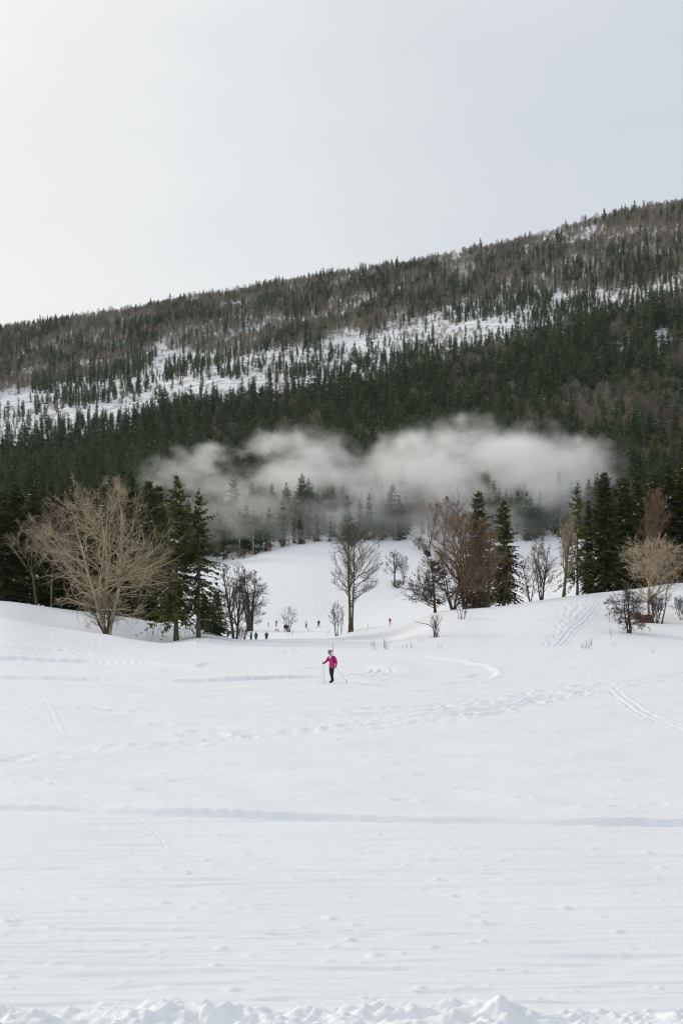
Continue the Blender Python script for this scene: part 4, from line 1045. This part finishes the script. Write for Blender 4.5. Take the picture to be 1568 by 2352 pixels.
def paint(me, J, colours, edges=BODY_E, hem=.88):
    """clothing by the nearest bone: hat, face, top, gloves, trousers, boots"""
    n = len(me.polygons); q = np.zeros(n * 3, np.float32); me.polygons.foreach_get('center', q); q = q.reshape(-1, 3)
    best = np.full(n, 9.0); mi = np.zeros(n, int)
    def part(e):
        a, b = e
        if b in ('crown',): return 0
        if b in ('head', 'jaw'): return 1
        if a[:2] == 'wr': return 3
        if a[:2] in ('hi', 'kn') or b[:3] == 'hip': return 4
        if a[:2] == 'an': return 5
        return 2
    for e in edges:
        a, b = np.array(J[e[0]][:3]), np.array(J[e[1]][:3])
        d = seg_dist(q, a, b) - .5 * (J[e[0]][3] + J[e[1]][3])
        w = d < best; best[w] = d[w]; mi[w] = part(e)
    mi[(mi == 2) & (q[:, 2] < hem)] = 4
    arm = np.min([seg_dist(q, np.array(J['el' + s][:3]), np.array(J['wr' + s][:3])) for s in 'LR'], axis=0) < .075
    mi[(mi == 4) & (q[:, 2] > hem) ] = 2
    mi[(mi == 4) & arm & (q[:, 2] > .8)] = 2
    mi[(mi == 1) & (q[:, 2] > J['head'][2] + .045)] = 0
    hb = np.array(J['head'][:3])
    me.materials.clear()
    for c in colours: me.materials.append(c)
    me.polygons.foreach_set('material_index', mi.astype(np.int32)); me.update()

def person(label, u, Y, rz, colours, pose=None, scale=1.0, extra=None, group=None, dz=0.0, hem=.86, bulk=1.36):
    J = {k: tuple(v[:3]) + tuple(r * bulk for r in v[3:]) for k, v in std_pose().items()}
    for k, v in (pose or {}).items(): J[k] = tuple(v) + tuple(J[k][3:])
    me = skin_mesh('person', J, BODY_E, 1, 'pelvis')
    paint(me, J, colours, hem=hem)
    x, y, z = place(u, Y)
    root = obj('person', me, loc=(x, y, z + dz)); root.rotation_euler = (0, 0, rz); root.scale = (scale * 1.06,) * 3
    tag(root, label, 'person', group)
    # hair or hat as its own piece, a little fuller than the skull
    hd, cr = J['head'], J['crown']
    bpy_me = skin_mesh('hat', dict(a=(hd[0], hd[1] + .01, hd[2] + .035, .105, .112), b=(cr[0], cr[1] + .005, cr[2] - .01, .095, .10), c=(cr[0], cr[1], cr[2] + .03, .05)), [('a', 'b'), ('b', 'c')], 1)
    bpy_me.materials.append(colours[0]); obj('hat', bpy_me, root)
    for nm, pa, ma in (extra or []):
        o = obj(nm, skin_mesh(nm, *pa), root); o.data.materials.append(ma)
    return root, J

def backpack(J, w=.15, d=.10):
    c, s = J['chest'], J['spine']
    return ('backpack', (dict(a=(s[0], s[1] + .20, s[2] - .04, w, d), b=(c[0], c[1] + .20, c[2] - .06, w, d * 1.1), c=(c[0], c[1] + .17, c[2] + .09, w * .8, d * .8)), [('a', 'b'), ('b', 'c')], 1))

def rod(name, a, b, r, m, tip=True):
    a, b = np.array(a, float), np.array(b, float)
    pts = np.stack([a, a * .5 + b * .5, b])[None]
    parts = [tubes(pts, np.array([[r, r, r * .8]]), 6)]
    return mesh_np(name, *join(parts), [m], smooth=True)

M['pole'] = mat('pole_metal', (.22, .23, .25), (.32, .33, .35), 4, .4)
M['ski_paint'] = mat('ski_paint', (.50, .30, .10), (.62, .42, .20), 3, .35)
def ski_pole(label, hand, tip, group=None):
    hand, tip = np.array(hand, float), np.array(tip, float)
    root = empty('ski_pole', tuple(tip)); tag(root, label, 'ski pole', group)
    h = hand - tip; L = np.linalg.norm(h); d = h / L
    obj('shaft', rod('shaft', (0, 0, 0), h, .009, M['pole']), root)
    obj('grip', rod('grip', h - d * .05, h + d * .09, .018, CL['black_cloth']), root)
    n = 10; th = np.arange(n) * 2 * np.pi / n
    ref = unit(np.cross(d, [.3, .8, .2])); rf2 = np.cross(d, ref)
    c = d * .07
    ring = c + (np.cos(th)[:, None] * ref + np.sin(th)[:, None] * rf2) * .05
    v = np.concatenate([ring - d * .006, ring + d * .006, [c + d * .03], [c - d * .01]])
    fcs = [np.array([[i, (i + 1) % n, n + (i + 1) % n, n + i] for i in range(n)]), np.array([[n + i, n + (i + 1) % n, 2 * n] for i in range(n)] + [[(i + 1) % n, i, 2 * n + 1] for i in range(n)])]
    obj('basket', mesh_np('basket', v, fcs, [M['pole']]), root)
    return root

def ski(label, x, y, z, dx, dy, L=1.9, tipup=.13, w=.046, group=None, m='ski_paint'):
    """a ski lying along (dx,dy) with its tip at the far end of that direction"""
    d = unit(np.array([dx, dy, 0.0])); s = np.array([-d[1], d[0], 0])
    t = np.array([-L * .5, -L * .25, 0, L * .3, L * .40, L * .45, L * .49, L * .52]); up = np.array([0, .004, .012, .0, .015, .05, .10, tipup])
    ww = np.array([.9, .95, .95, 1.0, 1.05, .95, .7, .2]) * w / 2
    top = d[None] * t[:, None] + np.array([0, 0, 1]) * (up + .008)[:, None]
    v = np.concatenate([top + s * ww[:, None], top - s * ww[:, None], top + s * ww[:, None] - [0, 0, .014], top - s * ww[:, None] - [0, 0, .014]])
    n = len(t); q = []
    for i in range(n - 1):
        q += [[i, i + 1, n + i + 1, n + i], [2 * n + i, 3 * n + i, 3 * n + i + 1, 2 * n + i + 1], [i, 2 * n + i, 2 * n + i + 1, i + 1], [n + i, n + i + 1, 3 * n + i + 1, 3 * n + i]]
    q += [[0, n, 3 * n, 2 * n], [n - 1, 3 * n - 1, 4 * n - 1, 2 * n - 1]]
    o = obj('ski', mesh_np('ski', v, np.array(q), [M[m]], smooth=False), loc=(x, y, z))
    tag(o, label, 'ski', group)
    return o

# --- the woman in pink: facing left and towards the camera, striding
HX, HY, HZ_ = place(761, 64.0)
HZ_ = float(base_z(HX, HY)[0]) - .02
fw, rt = np.array([-.72, -.69, 0]), np.array([-.69, .72, 0])     # facing, and her own right hand side
def W(x, y, z): return (x, y, z)
J = {}
J['pelvis'] = (.02, 0, .90, .140, .125); J['spine'] = (.02, .0, 1.07, .145, .125); J['chest'] = (.005, .0, 1.26, .155, .125)
J['neck'] = (-.035, -.02, 1.43, .058); J['jaw'] = (-.075, -.055, 1.505, .066, .068); J['head'] = (-.075, -.05, 1.585, .090, .100); J['crown'] = (-.06, -.03, 1.66, .060)
J['shR'] = (-.135, .12, 1.335, .078); J['elR'] = (-.27, .07, 1.13, .058); J['wrR'] = (-.375, -.06, 1.05, .042); J['haR'] = (-.41, -.09, 1.035, .042)
J['shL'] = (.155, -.11, 1.335, .080); J['elL'] = (.255, -.06, 1.10, .062); J['wrL'] = (.235, -.13, .90, .044); J['haL'] = (.225, -.15, .855, .042)
J['hipR'] = (-.045, .05, .86, .105); J['knR'] = (-.03, .03, .50, .082); J['anR'] = (.085, .14, .13, .072); J['toR'] = (.00, .07, .05, .05, .04)
J['hipL'] = (.075, -.05, .86, .108); J['knL'] = (.03, -.10, .50, .082); J['anL'] = (.035, -.09, .12, .070); J['toL'] = (-.09, -.19, .05, .05, .04)
me = skin_mesh('person', J, BODY_E, 2, 'pelvis')
paint(me, J, [CL['grey_wool'], M['skin'], CL['pink_cloth'], CL['black_cloth'], CL['black_cloth'], CL['black_cloth']], hem=.80)
hero = obj('person', me, loc=(HX, HY, HZ_))
tag(hero, 'woman skiing in a pink jacket with grey hat, dark glasses and black trousers', 'person')
def piece(nm, joints, edges, m, sub=2, root=None):
    o = obj(nm, skin_mesh(nm, joints, edges, sub, root), hero); o.data.materials.append(m); return o
piece('jacket', dict(hem=(.03, .0, .80, .172, .150), waist=(.025, 0, .98, .162, .142), chest=(.005, 0, 1.25, .172, .142), neck=(-.02, -.005, 1.385, .085),
      shR=(-.135, .12, 1.335, .088), elR=(-.27, .07, 1.13, .070), wrR=(-.36, -.045, 1.06, .056), shL=(.155, -.11, 1.335, .092), elL=(.255, -.06, 1.10, .074), wrL=(.238, -.12, .925, .058)),
      [('waist', 'hem'), ('waist', 'chest'), ('chest', 'neck'), ('chest', 'shR'), ('shR', 'elR'), ('elR', 'wrR'), ('chest', 'shL'), ('shL', 'elL'), ('elL', 'wrL')], CL['pink_cloth'], root='waist')
piece('collar', dict(a=(-.03, -.03, 1.405, .082), b=(-.04, -.04, 1.465, .074), c=(-.075, -.13, 1.335, .040), d=(-.07, -.125, 1.27, .022)), [('a', 'b'), ('a', 'c'), ('c', 'd')], CL['white_cloth'])
piece('hat', dict(a=(-.066, -.030, 1.605, .108, .115), b=(-.058, -.020, 1.665, .108, .112), c=(-.05, -.012, 1.715, .055), br=(-.145, -.115, 1.628, .040, .022)), [('a', 'b'), ('b', 'c'), ('a', 'br')], CL['grey_wool'])
M['lens'] = mat('dark_lens', (.010, .008, .007), (.014, .011, .010), 3, .15, spec=.5)
piece('sunglasses', dict(a=(-.185, -.065, 1.578, .018, .022), b=(-.155, -.130, 1.580, .020, .024), c=(-.085, -.165, 1.580, .018, .022), d=(-.02, -.120, 1.588, .007)), [('a', 'b'), ('b', 'c'), ('c', 'd')], M['lens'], 1)
piece('nose', dict(a=(-.158, -.138, 1.556, .012), b=(-.166, -.148, 1.535, .015)), [('a', 'b')], M['skin'], 1)
piece('backpack', dict(a=(.17, .13, 1.02, .13, .11), b=(.175, .14, 1.20, .14, .12), c=(.15, .125, 1.36, .10, .09)), [('a', 'b'), ('b', 'c')], CL['charcoal_cloth'])
piece('strap', dict(a=(.17, .03, 1.39, .022, .03), b=(.10, -.14, 1.40, .022, .03), c=(.085, -.215, 1.28, .018, .028), d=(.12, -.20, 1.10, .016, .024), e=(.20, -.05, 1.02, .016, .022)), [('a', 'b'), ('b', 'c'), ('c', 'd'), ('d', 'e')], CL['black_cloth'], 1)
piece('strap', dict(a=(.05, .20, 1.40, .022, .03), b=(-.11, .06, 1.415, .022, .03), c=(-.165, -.02, 1.30, .018, .028), d=(-.14, -.03, 1.12, .016, .024)), [('a', 'b'), ('b', 'c'), ('c', 'd')], CL['black_cloth'], 1)
def glove(side, palm, fdir, thumb):
    root_o = piece('glove', dict(w=(*J['wr' + side][:3], .046), p=(*palm, .050, .036)), [('w', 'p')], CL['black_cloth'], 1)
    palm, fdir, thumb = np.array(palm), unit(np.array(fdir, float)), unit(np.array(thumb, float))
    dn = np.array([0, 0, -1.0]); across = unit(np.cross(fdir, thumb))
    for k, (o_, ln) in enumerate([(-.028, .062), (-.009, .070), (.010, .066), (.028, .052)]):
        b = palm + across * o_ + fdir * .02
        f = skin_mesh('finger', dict(a=(*b, .011), b=(*(b + fdir * ln * .6), .010), c=(*(b + fdir * ln * .75 + thumb * .03), .009), d=(*(b + fdir * ln * .35 + thumb * .045), .008)), [('a', 'b'), ('b', 'c'), ('c', 'd')], 1)
        f.materials.append(CL['black_cloth']); o = obj('finger', f, root_o)
    t0_ = palm + thumb * .02 - across * .03
    f = skin_mesh('thumb', dict(a=(*t0_, .014), b=(*(t0_ + thumb * .03 + fdir * .01), .012), c=(*(t0_ + thumb * .04 + fdir * .045), .010)), [('a', 'b'), ('b', 'c')], 1)
    f.materials.append(CL['black_cloth']); obj('thumb', f, root_o)
    return root_o
glove('R', J['haR'][:3], (-.7, -.5, -.3), (.3, -.8, .3))
glove('L', J['haL'][:3], (-.3, -.2, -.9), (-.8, -.5, .1))
piece('boot', dict(a=(.05, .115, .10, .062), b=(.03, .10, .05, .060, .045), c=(-.045, .035, .042, .052, .038)), [('a', 'b'), ('b', 'c')], CL['black_cloth'], 1)
piece('boot', dict(a=(.01, -.115, .10, .062), b=(-.02, -.135, .05, .060, .045), c=(-.125, -.22, .042, .054, .040)), [('a', 'b'), ('b', 'c')], CL['charcoal_cloth'], 1)
def hw(p): return (HX + p[0], HY + p[1], HZ_ + p[2])
ski_pole('ski pole planted before the woman in pink, in her forward hand', hw((-.425, -.11, 1.05)), (HX - .36, HY - .10, HZ_ + .01))
ski_pole('ski pole slanting back from the rear hand of the woman in pink', hw((.225, -.16, .86)), (HX + .83, HY + .05, HZ_ + .01))
ski('cross country ski under the forward boot of the woman in pink, tip nearest the camera', HX + .20, HY - .10, HZ_ - .075, -.93, -.30, 1.75, tipup=.22)
ski('cross country ski under the rear boot of the woman in pink, tip farther away', HX + .36, HY + .17, HZ_ - .075, -.95, -.22, 1.75, tipup=.22)

# piste marker behind her
M['marker_red'] = mat('marker_orange', (.84, .20, .06), (.88, .25, .08), 4, .5)
M['marker_green'] = mat('marker_green', (.05, .26, .13), (.07, .30, .16), 4, .5)
M['wood'] = mat('weathered_wood', (.16, .11, .07), (.28, .20, .13), 5, .9)
mx_, my_, mz_ = place(763.5, 67.5)
mk = empty('marker_pole', (mx_, my_, mz_)); tag(mk, 'thin orange and green piste marker standing in the snow behind the skiing woman', 'marker pole')
top = HC + (HZ - 1478.6) * 67.5 / F - mz_
lean_ = .055
obj('shaft', rod('shaft', (-.03, 0, -.2), (-.03 + lean_ * .65, 0, top * .69), .017, M['marker_green']), mk)
obj('tip', rod('tip', (-.03 + lean_ * .65, 0, top * .69), (-.03 + lean_, 0, top), .018, M['marker_red']), mk)
def stake(name, label, cat, u, Y, h, r, m, plate=None):
    x, y, z = place(u, Y)
    rt_ = empty(name, (x, y, z)); tag(rt_, label, cat)
    obj('shaft', rod('shaft', (0, 0, -.2), (.02, 0, h), r, m), rt_)
    if plate:
        a, b, t_ = plate
        v = np.array([[sx * a, sy * t_, h * b + sz * a * 1.2] for sx in (-1, 1) for sy in (-1, 1) for sz in (-1, 1)])
        q = np.array([[0, 1, 3, 2], [4, 6, 7, 5], [0, 4, 5, 1], [2, 3, 7, 6], [0, 2, 6, 4], [1, 5, 7, 3]])
        obj('plate', mesh_np('plate', v, q, [CL['charcoal_cloth']]), rt_)
    return rt_
stake('marker_stake', 'short wooden stake in the snow right of the twin trunked tree', 'stake', 844.5, 262, 1.15, .035, M['wood'], None)
stake('marker_stake', 'thin grey stake with a small plate, standing on the mound below the two distant skiers', 'stake', 708.4, 262, 1.15, .028, CL['grey_cloth'], (.09, .62, .02))
stake('marker_stake', 'thin dark stake with a knob in front of the low young spruce', 'stake', 483, 138, 1.1, .018, CL['charcoal_cloth'], (.04, .97, .04))

BK, CH = CL['black_cloth'], CL['charcoal_cloth']
def cols(hat, top, legs, face=None, glove_=None, boot=None): return [hat, face or M['skin'], top, glove_ or BK, legs, boot or BK]
walk = dict(knR=(-.09, -.16, .50), anR=(-.09, -.10, .12), toR=(-.10, -.28, .08), knL=(.10, .04, .50), anL=(.10, .22, .13), toL=(.11, .10, .05))
arms_fwd = dict(elR=(-.26, -.06, 1.12), wrR=(-.27, -.30, 1.02), haR=(-.27, -.36, 1.03), elL=(.26, .0, 1.12), wrL=(.27, -.26, .98), haL=(.27, -.32, .98))
lean_fwd = dict(chest=(0, -.07, 1.29), neck=(0, -.11, 1.45), jaw=(0, -.155, 1.52), head=(0, -.15, 1.595), crown=(0, -.13, 1.675), shR=(-.185, -.07, 1.36), shL=(.185, -.07, 1.36))
def poles_for(rootJ, who, which='LR', ahead=.12):
    root, JJ = rootJ
    mt = Matrix.Translation(root.location) @ Matrix.Rotation(root.rotation_euler.z, 4, 'Z') @ Matrix.Scale(root.scale.x, 4)
    for s in which:
        h = Vector(JJ['ha' + s][:3]); t = Vector((h.x * 1.25, h.y + ahead, 0.0))
        hwd, twd = mt @ h, mt @ t
        ski_pole('thin ski pole in the %s hand of the %s' % ('left' if s == 'L' else 'right', who), hwd, twd)

A = person('walker in dark teal jacket with long reddish brown hair, left of two leaning trunks', 523, 206, math.radians(-100), cols(CL['brown_hair'], CL['teal_cloth'], BK), {**walk, **arms_fwd}, extra=[('hair', (dict(a=(0, .06, 1.66, .075), b=(0, .10, 1.55, .075), c=(0, .14, 1.40, .06)), [('a', 'b'), ('b', 'c')], 1), CL['brown_hair'])])
poles_for(A, 'teal walker by the leaning trunks', 'R')
B = person('walker in a black jacket with brown hair, left one of the close pair', 577, 206, math.radians(-75), cols(CL['brown_hair'], CH, BK), {**walk, **arms_fwd}, extra=[('hair', (dict(a=(0, .06, 1.66, .075), b=(0, .10, 1.55, .075), c=(0, .14, 1.40, .06)), [('a', 'b'), ('b', 'c')], 1), CL['brown_hair'])])
poles_for(B, 'black jacketed walker of the close pair', 'R')
Cc_ = person('walker in a bright teal jacket with brown hair, right one of the close pair', 588, 207, math.radians(-160), cols(CL['brown_hair'], cloth('bright_teal_cloth', (.025, .15, .17)), BK), {**walk}, extra=[('hair', (dict(a=(0, .06, 1.66, .075), b=(0, .10, 1.55, .075), c=(0, .14, 1.40, .06)), [('a', 'b'), ('b', 'c')], 1), CL['brown_hair'])])
D = person('walker in dark jacket with grey front and black hat, rightmost of the half hidden four', 612, 204, math.radians(-20), cols(BK, CL['dark_blue_cloth'], BK), {**walk, **arms_fwd}, extra=[('scarf', (dict(a=(0, -.06, 1.46, .075), b=(0, -.11, 1.30, .07), c=(.05, -.12, 1.05, .06)), [('a', 'b'), ('b', 'c')], 1), CL['grey_cloth'])])
poles_for(D, 'grey fronted walker', 'R')
for rj in (A, B, Cc_, D): rj[0].location.z = HC + (HZ - 1452.6) * rj[0].location.y / F - 1.73
D[0].location.z += .06
E = person('walker in a burgundy coat, left one of the two walking side by side', 654.5, 279, math.radians(165), cols(CL['burgundy_cloth'], CL['burgundy_cloth'], BK), walk)
Fp = person('walker in a dark grey coat, right one of the two walking side by side', 659.5, 277, math.radians(175), cols(CL['burgundy_cloth'], CH, BK), walk)
G = person('distant skier in a white and black jacket standing straight on the far snow', 703, 296, 0, cols(BK, CL['white_cloth'], BK), {**arms_fwd, 'elR': (-.34, 0, 1.15), 'elL': (.34, 0, 1.15)}, extra=[('sleeve', (dict(a=(-.185, .01, 1.40, .092), b=(-.33, .0, 1.16, .07)), [('a', 'b')], 1), CL['dark_blue_cloth']), ('sleeve', (dict(a=(.185, .01, 1.40, .092), b=(.33, .0, 1.16, .07)), [('a', 'b')], 1), CL['dark_blue_cloth'])])
poles_for(G, 'skier in white and black')
skate = dict(hipR=(-.12, 0, .90), knR=(-.22, -.05, .50), anR=(-.36, .05, .12), toR=(-.42, -.06, .05), hipL=(.09, 0, .90), knL=(.13, -.05, .50), anL=(.12, .02, .11), toL=(.18, -.16, .05), elR=(-.34, .08, 1.15), wrR=(-.22, -.10, 1.02), haR=(-.22, -.16, 1.03), elL=(.36, .10, 1.15), wrL=(.34, -.10, 1.03), haL=(.34, -.16, 1.04))
Hs = person('distant skier all in black pushing off with one leg, rightmost on the far track', 732, 297, 0, cols(BK, CH, CH), {**lean_fwd, **skate})
poles_for(Hs, 'black clad skater', 'LR', .5)
ski('dark ski under the pushing leg of the black clad skater', Hs[0].location.x - .35, Hs[0].location.y - .1, Hs[0].location.z + .02, -.5, -.85, 1.8, group=None, m='pole')
ski('dark ski under the standing leg of the black clad skater', Hs[0].location.x + .15, Hs[0].location.y - .1, Hs[0].location.z + .02, .35, -.94, 1.8, group=None, m='pole')
I_ = person('distant skier in dark blue bending forward, second from the left on the far track', 634.3, 302, math.radians(70), cols(CH, CL['dark_blue_cloth'], CL['dark_blue_cloth']), {**walk, **lean_fwd, **arms_fwd}, scale=.94)
poles_for(I_, 'bending skier in dark blue', 'LR')
K = person('small child skier in black, leftmost on the far track', 616.1, 302, math.radians(80), cols(BK, BK, BK), {**arms_fwd, **lean_fwd}, scale=.64)
poles_for(K, 'small child skier', 'L')
O = person('distant person in a red jacket standing beyond the crest of the right hill', 895.2, 276, 0, cols(BK, CL['red_cloth'], CL['beige_cloth']), {'wrR': (-.06, -.20, 1.02), 'haR': (0, -.22, 1.02), 'wrL': (.06, -.20, 1.02), 'haL': (0, -.20, 1.04)}, hem=1.02)
for rj, py in ((E, 1450.8), (Fp, 1450.8), (G, 1441.9), (Hs, 1441.5), (I_, 1439.4), (K, 1439.4), (O, 1436.0)):
    r = rj[0]
    print(r['label'][:40], 'ground row %.1f want %.1f' % (HZ + (HC - r.location.z) * F / r.location.y, py))

# dog
dx_, dy_, dz_ = place(636.5, 278)
DJ = dict(rump=(.30, 0, .52, .11, .12), mid=(0, 0, .52, .11, .13), chest=(-.28, 0, .53, .13, .16), neck=(-.42, 0, .68, .085), head=(-.50, 0, .78, .085), muz=(-.64, 0, .73, .045), tail=(.45, 0, .60, .035), tail2=(.62, 0, .72, .02),
          fk1=(-.28, -.09, .30, .05), ff1=(-.28, -.09, .04, .035), fk2=(-.30, .09, .30, .05), ff2=(-.36, .09, .05, .035),
          hk1=(.26, -.09, .34, .07), hh1=(.38, -.09, .18, .04), hf1=(.34, -.09, .03, .035), hk2=(.28, .09, .34, .07), hh2=(.42, .09, .19, .04), hf2=(.40, .09, .03, .035), ear1=(-.46, -.09, .76, .03), ear2=(-.46, .09, .76, .03))
DE = [('rump', 'mid'), ('mid', 'chest'), ('chest', 'neck'), ('neck', 'head'), ('head', 'muz'), ('rump', 'tail'), ('tail', 'tail2'), ('chest', 'fk1'), ('fk1', 'ff1'), ('chest', 'fk2'), ('fk2', 'ff2'), ('rump', 'hk1'), ('hk1', 'hh1'), ('hh1', 'hf1'), ('rump', 'hk2'), ('hk2', 'hh2'), ('hh2', 'hf2'), ('head', 'ear1'), ('head', 'ear2')]
dm = skin_mesh('dog', DJ, DE, 1, 'mid'); dm.materials.append(mat('golden_fur', (.42, .22, .09), (.55, .32, .15), 6, .9))
dog = obj('dog', dm, loc=(dx_, dy_, dz_)); dog.rotation_euler = (0, 0, math.radians(-25)); tag(dog, 'small golden brown dog on the snow left of the two walkers', 'dog')

# old cut stumps beside the golden tree
def stump(label, u, py, h, r, seed):
    x, Y = hit(u, py); rng = np.random.default_rng(seed)
    n = 14; th = np.arange(n) * 2 * np.pi / n; ro = 1 + .22 * np.abs(np.sin(th * 2.5 + seed)) + rng.normal(0, .06, n)
    prof = [(-.15, 1.45), (.12, 1.2), (.5, 1.0), (.95, .95), (1.0, .86)]
    v = [[math.cos(a) * r * k * (q if z < .5 else 1 + (q - 1) * .4), math.sin(a) * r * k * (q if z < .5 else 1 + (q - 1) * .4), z * h + (rng.normal(0, .03) if z > .9 else 0)] for z, k in prof for a, q in zip(th, ro)]
    v.append([0, 0, h * .97]); q = [[i * n + j, i * n + (j + 1) % n, (i + 1) * n + (j + 1) % n, (i + 1) * n + j] for i in range(4) for j in range(n)]
    t_ = [[4 * n + j, 4 * n + (j + 1) % n, 5 * n] for j in range(n)]
    o = obj('tree_stump', mesh_np('tree_stump', v, [np.array(q), np.array(t_)], [M['stump']], smooth=False), loc=(x, Y, gz(x, Y))); o.rotation_euler = (0, 0, seed)
    tag(o, label, 'tree stump'); return o
M['stump'] = mat('stump_wood', (.075, .042, .024), (.16, .085, .045), 4, .95, bump=.7, bscale=12)
stump('broad brown tree stump at the left foot of the golden tree', 1483, 1428, .85, .62, 3)
stump('smaller reddish stump just left of the broad one', 1464, 1421, .75, .36, 5)

# ------------------------------------------------------------------ drifting mist and the air
def volume_mat(name, color, density, aniso=0.0):
    m = bpy.data.materials.new(name); m.use_nodes = True
    n, l = m.node_tree.nodes, m.node_tree.links
    n.clear()
    out = n.new('ShaderNodeOutputMaterial'); v = n.new('ShaderNodeVolumePrincipled')
    v.inputs['Color'].default_value = (*color, 1); v.inputs['Density'].default_value = density; v.inputs['Anisotropy'].default_value = aniso
    l.new(v.outputs[0], out.inputs['Volume'])
    return m, n, l, v

def box(name, lo, hi, m):
    v = np.array([[x, y, z] for x in (lo[0], hi[0]) for y in (lo[1], hi[1]) for z in (lo[2], hi[2])], float)
    q = np.array([[0, 1, 3, 2], [4, 6, 7, 5], [0, 4, 5, 1], [2, 3, 7, 6], [0, 2, 6, 4], [1, 5, 7, 3]])
    return obj(name, mesh_np(name, v, q, [m]))

MIST_Y = 474.0
def mp(u, py, Y=MIST_Y): return ((u - UC) * Y / F, Y, HC + (HZ - py) * Y / F)
m, n, l, v = volume_mat('mist', (.999, .996, .988), 1.0, .35)
tc = n.new('ShaderNodeTexCoord')
nz = n.new('ShaderNodeTexNoise'); nz.inputs['Scale'].default_value = .06; nz.inputs['Detail'].default_value = 5; nz.inputs['Roughness'].default_value = .58
mpg = n.new('ShaderNodeMapping'); mpg.inputs['Scale'].default_value = (.7, .5, 1.3); mpg.inputs['Rotation'].default_value = (0, math.radians(22), 0)
l.new(tc.outputs['Object'], mpg.inputs[0]); l.new(mpg.outputs[0], nz.inputs['Vector'])
w1 = n.new('ShaderNodeTexNoise'); w1.inputs['Scale'].default_value = .035; w1.inputs['Detail'].default_value = 6; w1.inputs['Roughness'].default_value = .62
l.new(tc.outputs['Object'], w1.inputs['Vector'])
w2 = n.new('ShaderNodeVectorMath'); w2.operation = 'MULTIPLY_ADD'; w2.inputs[1].default_value = (46, 30, 44); w2.inputs[2].default_value = (-23, -15, -22)
l.new(w1.outputs['Color'], w2.inputs[0])
w4 = n.new('ShaderNodeTexNoise'); w4.inputs['Scale'].default_value = .13; w4.inputs['Detail'].default_value = 4
l.new(tc.outputs['Object'], w4.inputs['Vector'])
w5 = n.new('ShaderNodeVectorMath'); w5.operation = 'MULTIPLY_ADD'; w5.inputs[1].default_value = (22, 10, 20); l.new(w4.outputs['Color'], w5.inputs[0]); w5.inputs[2].default_value = (-11, -5, -10)
w6 = n.new('ShaderNodeVectorMath'); w6.operation = 'ADD'; l.new(tc.outputs['Object'], w6.inputs[0]); l.new(w5.outputs[0], w6.inputs[1])
w3 = n.new('ShaderNodeVectorMath'); w3.operation = 'ADD'; l.new(w6.outputs[0], w3.inputs[0]); l.new(w2.outputs[0], w3.inputs[1])
PUFFS = [(420, 1112, 90, 24, .55, 450), (530, 1103, 120, 38, .95, 450), (655, 1082, 105, 52, .95, 450), (738, 1064, 80, 50, .85, 450), (805, 1095, 90, 52, .6, 450), (870, 1122, 80, 48, .6, 450), (950, 1075, 85, 68, 1.1, 450),
         (1055, 1078, 130, 80, 1.3, 450), (1170, 1092, 140, 92, 1.4, 450), (1265, 1100, 100, 80, 1.0, 450), (1335, 1078, 60, 46, .5, 450), (1375, 1090, 50, 44, .22, 450), (775, 1175, 80, 24, .7, 435), (885, 1160, 110, 34, .75, 438), (1160, 1165, 170, 44, .95, 442),
         (620, 1195, 260, 75, .30, 430), (1000, 1190, 340, 80, .34, 430)]
acc = None
for pu, pp, hwid, hh, wt, pY in PUFFS:
    c = mp(pu, pp, pY); k = pY / F
    sub = n.new('ShaderNodeVectorMath'); sub.operation = 'SUBTRACT'; sub.inputs[1].default_value = c
    l.new(w3.outputs[0], sub.inputs[0])
    dv = n.new('ShaderNodeVectorMath'); dv.operation = 'DIVIDE'; dv.inputs[1].default_value = (hwid * k * 1.3, 46, hh * k * 1.45)
    l.new(sub.outputs[0], dv.inputs[0])
    ln = n.new('ShaderNodeVectorMath'); ln.operation = 'LENGTH'; l.new(dv.outputs[0], ln.inputs[0])
    mr = n.new('ShaderNodeMapRange'); mr.interpolation_type = 'SMOOTHSTEP'
    mr.inputs['From Min'].default_value = 1.0; mr.inputs['From Max'].default_value = .20; mr.inputs['To Min'].default_value = 0; mr.inputs['To Max'].default_value = wt
    l.new(ln.outputs['Value'], mr.inputs['Value'])
    if acc is None: acc = mr.outputs[0]
    else:
        mx = n.new('ShaderNodeMath'); mx.operation = 'MAXIMUM'
        l.new(acc, mx.inputs[0]); l.new(mr.outputs[0], mx.inputs[1]); acc = mx.outputs[0]
nr_ = n.new('ShaderNodeMapRange'); nr_.inputs['From Min'].default_value = .41; nr_.inputs['From Max'].default_value = .70
l.new(nz.outputs[0], nr_.inputs['Value'])
pr = n.new('ShaderNodeMath'); pr.operation = 'MULTIPLY'; l.new(acc, pr.inputs[0]); l.new(nr_.outputs[0], pr.inputs[1])
fin = n.new('ShaderNodeMath'); fin.operation = 'MULTIPLY'; fin.inputs[1].default_value = .15
l.new(pr.outputs[0], fin.inputs[0]); l.new(fin.outputs[0], v.inputs['Density'])
a, b = mp(200, 1262), mp(1480, 930)
mist = box('mist', (a[0], MIST_Y - 72, a[2]), (b[0], MIST_Y + 60, b[2]), m)
tag(mist, 'drifting bank of white mist over the forest below the mountain', 'mist', kind='stuff')

mh, *_ = volume_mat('haze', (.93, .96, 1.0), .000022)
hz_ = box('haze', (-3900, -150, -12), (3900, 2800, 1150), mh)
tag(hz_, 'thin pale winter haze filling the valley', 'haze', kind='stuff')
tri = 0
for o in SC.objects:
    pass
print('long labels', [o['label'] for o in SC.objects if 'label' in o and not 4 <= len(o['label'].split()) <= 16])
print('mesh triangles', sum(sum(max(len(p.vertices) - 2, 0) for p in me_.polygons) if len(me_.polygons) < 200000 else len(me_.polygons) * 2 for me_ in bpy.data.meshes))
